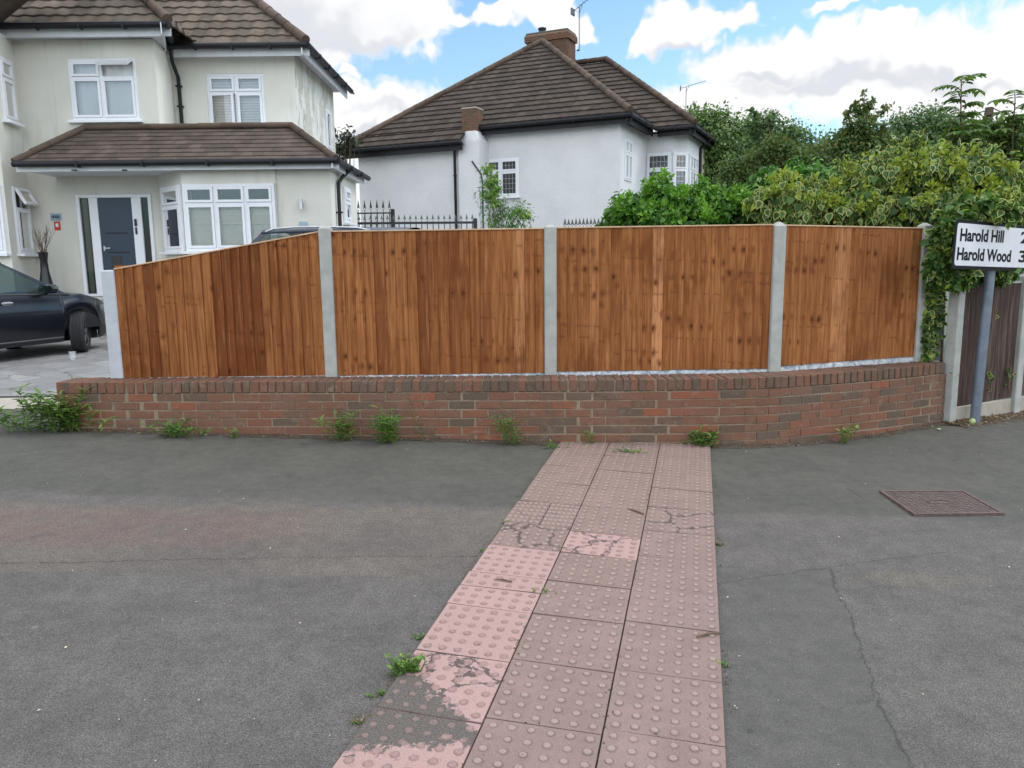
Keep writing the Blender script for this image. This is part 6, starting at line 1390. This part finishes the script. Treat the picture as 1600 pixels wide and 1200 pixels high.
# ------------------------------------------------------------------ weeds
def weed(label, px, py, stems, h, ll, seed, m='leaf_weed', spread=.08, lean=.35, tpl='narrow', name='weed', cat='weed', group='weeds along the foot of the brick wall', Y=None, dens=1.0):
    rng = np.random.default_rng(seed); p = atg(px, py+(7 if 'brick wall' in group else 0)); p = V(p.x, p.y, gzb(p.x, p.y)-.004); t = thing(name, label, cat, tuple(p), group)
    if 'brick wall' in group: h *= 1.02
    b = MB(); P, D, N = [], [], []
    for s_ in range(stems):
        o = p+V(rng.normal()*spread, rng.normal()*spread*.35, 0); d = V(rng.normal()*lean, rng.normal()*lean*.5-.12, 1).normalized(); H_ = h*(.45+.6*rng.random()); ns = max(3, int(H_/.022*dens)); pts = [o]; a = rng.random()*6
        for k in range(ns):
            o = o+d*H_/ns; d = (d+V(rng.normal()*.07, rng.normal()*.07, -.02)).normalized(); pts.append(o); a += 2.4
            for q in range(2 if k > ns*.5 else 1):
                dd = V(math.cos(a+q*3.1), math.sin(a+q*3.1)*.8-.15, .35+.4*rng.random()); P.append(o); D.append(dd); N.append(V(0, -.2, 1)-dd*.3)
        b.tube(pts, [.0035*(1-.6*i/len(pts)) for i in range(len(pts))], 4)
    b.build('stem', 'leaf_weed', t); P, D, N = (np.array([tuple(v) for v in q]) for q in (P, D, N)); k = len(P); leaves(P, D, N, ll*(.5+.8*rng.random(k)), tpl, 'leaves', m, t, rng.random(k)); return t
weed('largest weed clump, sprawling at the left end of the brick wall', 88, 667, 32, .40, .098, 1, spread=.16, lean=.52)
t = weed('low spreading weeds on the driveway edge left of the big clump', 38, 662, 13, .12, .065, 2, spread=.15, lean=.8)
weed('bushy weed against the wall below the first fence panel', 275, 676, 16, .20, .075, 3, spread=.075, lean=.9)
weed('tiny rounded weed between the first panel clump and the middle of the wall', 366, 677, 5, .10, .04, 4, spread=.02, tpl='leaf')
weed('upright willowy weed under the second fence panel, left of a matching pair', 537, 682, 9, .28, .085, 5, spread=.05, lean=.35)
weed('upright willowy weed under the second fence panel, right of a matching pair', 605, 686, 13, .30, .085, 6, spread=.07, lean=.4)
weed('thin wispy flowering stem standing tall against the brick wall', 660, 682, 2, .40, .035, 7, spread=.02, lean=.08, dens=.8, m='leaf_dry')
weed('leafy upright weed under the second fence panel near its right post', 798, 688, 6, .27, .075, 8, spread=.03, lean=.2)
weed('low tuft of weed where the pink path meets the wall at its left corner', 876, 694, 7, .08, .045, 9, spread=.05, lean=.9)
weed('small weed with a dead stalk at the wall above the middle of the path', 925, 688, 4, .14, .045, 10, spread=.03, lean=.4)
weed('flat weed rosette lying on the first pink slabs by the wall', 978, 702, 9, .07, .055, 11, spread=.06, lean=1.1)
weed('dark green bushy weed at the right corner of the path by the wall', 1100, 692, 15, .17, .075, 12, spread=.06, lean=.7)
weed('short weed stem leaning left beside the dark bushy one at the path corner', 1078, 690, 2, .20, .06, 13, spread=.01, lean=.5)
weed('pale bluish weed at the foot of the curved right part of the wall', 1316, 685, 6, .17, .045, 14, spread=.03, lean=.3, tpl='leaf', m='leaf_bright')
weed('green tuft growing at the left edge of the pink path near the worn slab', 634, 1052, 40, .085, .022, 15, spread=.030, lean=.45, tpl='leaf', m='leaf_bright', group='weeds along the path edges')
for k, (x, y, s_, lb) in enumerate([(597, 1085, .6, 'tiny yellow moss tuft just below the green tuft at the path edge'), (796, 818, .8, 'small moss tuft at the left path edge beside the split slabs'), (765, 862, .7, 'moss tuft at the left path edge beside the first bright pink slab'), (842, 930, 1.0, 'moss patch in the joint between left and middle slab columns'), (878, 862, .6, 'moss dab at the corner of the cracked bright slab'), (1128, 1042, .6, 'tiny green tuft at the right edge of the path'), (1122, 852, .5, 'dry brown tuft at the right edge of the path halfway up'), (655, 996, .5, 'tiny yellow-green tuft on the left path edge above the green tuft'), (560, 1128, .7, 'brown moss dab on the left path edge near the bottom of the frame')]):
    weed(lb, x, y, int(10*s_)+4, .028*s_+.012, .013, 200+k, m='leaf_bright' if k in (3, 5, 1) else 'leaf_dry' if k in (6, 8) else 'leaf_weed', spread=.028*s_, lean=1.0, tpl='small', name='moss_tuft', cat='moss', group='weeds along the path edges')
weed('single green sprig standing on the left end of the wall coping', 112, 596, 1, .07, .05, 230, name='weed')
o = [q for q in COL.objects if q.name.startswith('weed') and q.get('label', '').startswith('single green')][0]
tgt = atz(112, 592, ZT); o.location = (tgt.x, tgt.y, ZT-.004)
# ------------------------------------------------------------------ dirt and litter along the wall, pebbles on the tarmac, twigs
b = MB(); n = 120; vs = []; random.seed(5)
for i in range(n+1):
    s = -.1+(WL+.1)*i/n; p, tt, nn = wc_(s); 
    if s < 0: p = p+tt*s
    for d_, hh in ((-.01, .014), (.03+.01*rnd(-1, 1), .010), (.075+.028*rnd(-1, 1)*(1 if i % 3 else 1.6), .0025)): q = p+nn*d_; vs.append((q.x, q.y, gzb(q.x, q.y)+hh))
b.add(vs, [(i*3+k, i*3+3+k, i*3+4+k, i*3+1+k) for i in range(n) for k in range(2)]); o = b.build('wall_foot_dirt', 'soil'); tag(o, 'strip of brown dirt collected along the foot of the brick wall', 'dirt'); o['kind'] = 'stuff'
rng = np.random.default_rng(77)
def bits(name, label, cat, P, size, m, seed):
    rng = np.random.default_rng(seed); n = len(P); D = rng.normal(size=(n, 3))*np.array([1, 1, .12]); N = rng.normal(size=(n, 3))*.3+np.array([0, 0, 1]); o = leaves(P, D, N, size, 'small', name, m, None, rng.random(n)); tag(o, label, cat); o['kind'] = 'stuff'
P = []
for _ in range(1500):
    s = rng.random()*WL; p, tt, nn = wc_(s); q = p+nn*abs(rng.normal()*.045+.01); P.append((q.x, q.y, gzb(q.x, q.y)+.008+.008*rng.random()))
bits('wall_foot_litter', 'dry leaf scraps scattered along the foot of the brick wall', 'litter', np.array(P), .008+.018*rng.random(len(P))**2, 'leaf_dry', 3)
P = []
for _ in range(2600):
    a = rng.random()*1.6-.1; q = P5+RU*a+RN*abs(rng.normal()*.10+.03); P.append((q.x, q.y, gzb(q.x, q.y)+.006+.02*rng.random()*math.exp(-a)))
bits('fence_foot_litter', 'brown leaf litter heaped at the foot of the old fence', 'litter', np.array(P), .012+.022*rng.random(len(P)), 'leaf_dry', 4)
b = MB(); vs = []
for i in range(31):
    a = -.05+2.6*i/30
    for d_, hh in ((-.02, .012), (.13+rnd(-.02, .02), .009), (.24+rnd(-.05, .05), .002)): q = P5+RU*a+RN*d_; vs.append((q.x, q.y, gzb(q.x, q.y)+hh))
b.add(vs, [(i*3+k, i*3+3+k, i*3+4+k, i*3+1+k) for i in range(30) for k in range(2)]); o = b.build('fence_foot_dirt', 'soil'); tag(o, 'bare brown dirt along the foot of the old fence', 'dirt'); o['kind'] = 'stuff'
P = []
for _ in range(700):
    x, y = rng.uniform(-4, 5), rng.uniform(1.8, 7.0); P.append((x, y, gzb(x, y)+.008))
P = np.array([p for p in P if not (-.9 < (p[0]-(1.73-(6.65-p[1])*.235))*1 < 0.02 or p[1] > 6.6)])
bits('pavement_grit', 'pale grit and tiny leaf scraps scattered over the asphalt', 'litter', P, .004+.010*rng.random(len(P))**3, 'litter_pale', 5)
for k, (a, c, r, lb) in enumerate([((1088, 1004), (1127, 997), .006, 'dark curved twig lying on the right column of pink slabs'), ((980, 800), (1006, 809), .006, 'short dark twig lying on the upper middle slabs'), ((772, 912), (800, 916), .005, 'brown twig lying on a bright pink slab at the left'), ((1510, 661), (1550, 664), .007, 'thin stick lying behind the foot of the sign pole')]):
    p, q = atg(*a), atg(*c); h_ = .024 if k < 3 else .012; m_ = (p+q)/2+V(0, .012, 0); b = MB(); b.tube([V(v.x, v.y, gzb(v.x, v.y)+h_) for v in (p, m_, q)], [r*.5, r, r*.7], 6); tag(b.build('twig', 'twig'), lb, 'twig', 'twigs on the ground')
for k, (x, y, lb) in enumerate([(1518, 672, 'pale green crab apple at the foot of the sign pole'), (1466, 679, 'pale flattened fruit on the asphalt near the right end of the wall')]):
    p = atg(x, y); b = MB(); r = .030 if k == 0 else .02; sq = 1 if k == 0 else .35
    b.lathe(V(p.x, p.y, gzb(p.x, p.y)+.004), [(0, 0), (r*.6, r*.12*sq), (r*.97, r*.6*sq), (r, r*sq), (r*.85, r*1.5*sq), (r*.4, r*1.85*sq), (.004, r*1.75*sq)], 14); tag(b.build('fallen_fruit', 'litter_fruit' if 'litter_fruit' in MATS else plain('litter_fruit', (.35, .42, .18), .5, var=.3, scale=60).name, smooth=True), lb, 'fruit')
# loose shoots that break the outline of the hedges
def shoots(par, blobs, n, L, ls, m, seed, tpl='leaf'):
    rng = np.random.default_rng(seed)
    for k in range(n):
        c, r = blobs[rng.integers(len(blobs))]; a = rng.uniform(.15, math.pi-.15); o = Vector((c[0]+math.cos(a)*r[0]*.85, c[1]-r[1]*rng.random()*.8, c[2]+math.sin(a)*r[2]*.85)); d = V(math.cos(a)*.6+rng.normal()*.3, -.2+rng.normal()*.3, .8+.3*rng.random()).normalized(); pts = [o]
        for j in range(5): o = o+d*L*(.5+.7*rng.random())/5; d = (d+V(rng.normal()*.18, rng.normal()*.1, -.10)).normalized(); pts.append(o)
        spray(par, pts, 12, ls, m, seed*50+k, tpl, .006)
gh_ = [o for o in COL.objects if o.name == 'ivy_hedge'][0]
shoots(gh_, [B_(1028, 304, 16, 24, 9.4, .3), B_(990, 328, 34, 20, 9.4, .3), B_(1092, 302, 12, 13, 9.4, .2), B_(1120, 318, 34, 20, 9.4, .3)], 22, .11, .055, 'leaf_fresh', 301, 'leaf')
shoots(vi, vg[2:9], 34, .26, .085, 'leaf_variegated', 302, 'leaf')
# moss and grit caught in the joints and along the edges of the path
P = []
for _ in range(2600):
    k = rng.integers(6); s_ = rng.uniform(.1, 5.0)
    if k < 3: w_ = [W1, W2, W3][k]+rng.normal()*.008
    elif k == 3: w_ = W3+.012+abs(rng.normal())*.022
    elif k == 4: w_ = -.012-abs(rng.normal())*.016
    else:
        c_ = rng.integers(3); J = (J3, J2, J1)[c_]; s_ = J[rng.integers(1, 13)]+rng.normal()*.006; w_ = (0, W1, W2)[c_]+rng.random()*.42
    if math.sin(s_*5+k*2)+rng.normal()*.5 < .2: continue
    q = pth(float(s_), float(w_)); P.append((q.x, q.y, q.z+(.017 if k in (0, 1, 5) else .006)))
bits('path_joint_debris', 'moss crumbs and grit caught in the joints and edges of the pink path', 'litter', np.array(P), .004+.011*rng.random(len(P))**2, 'leaf_moss', 9)
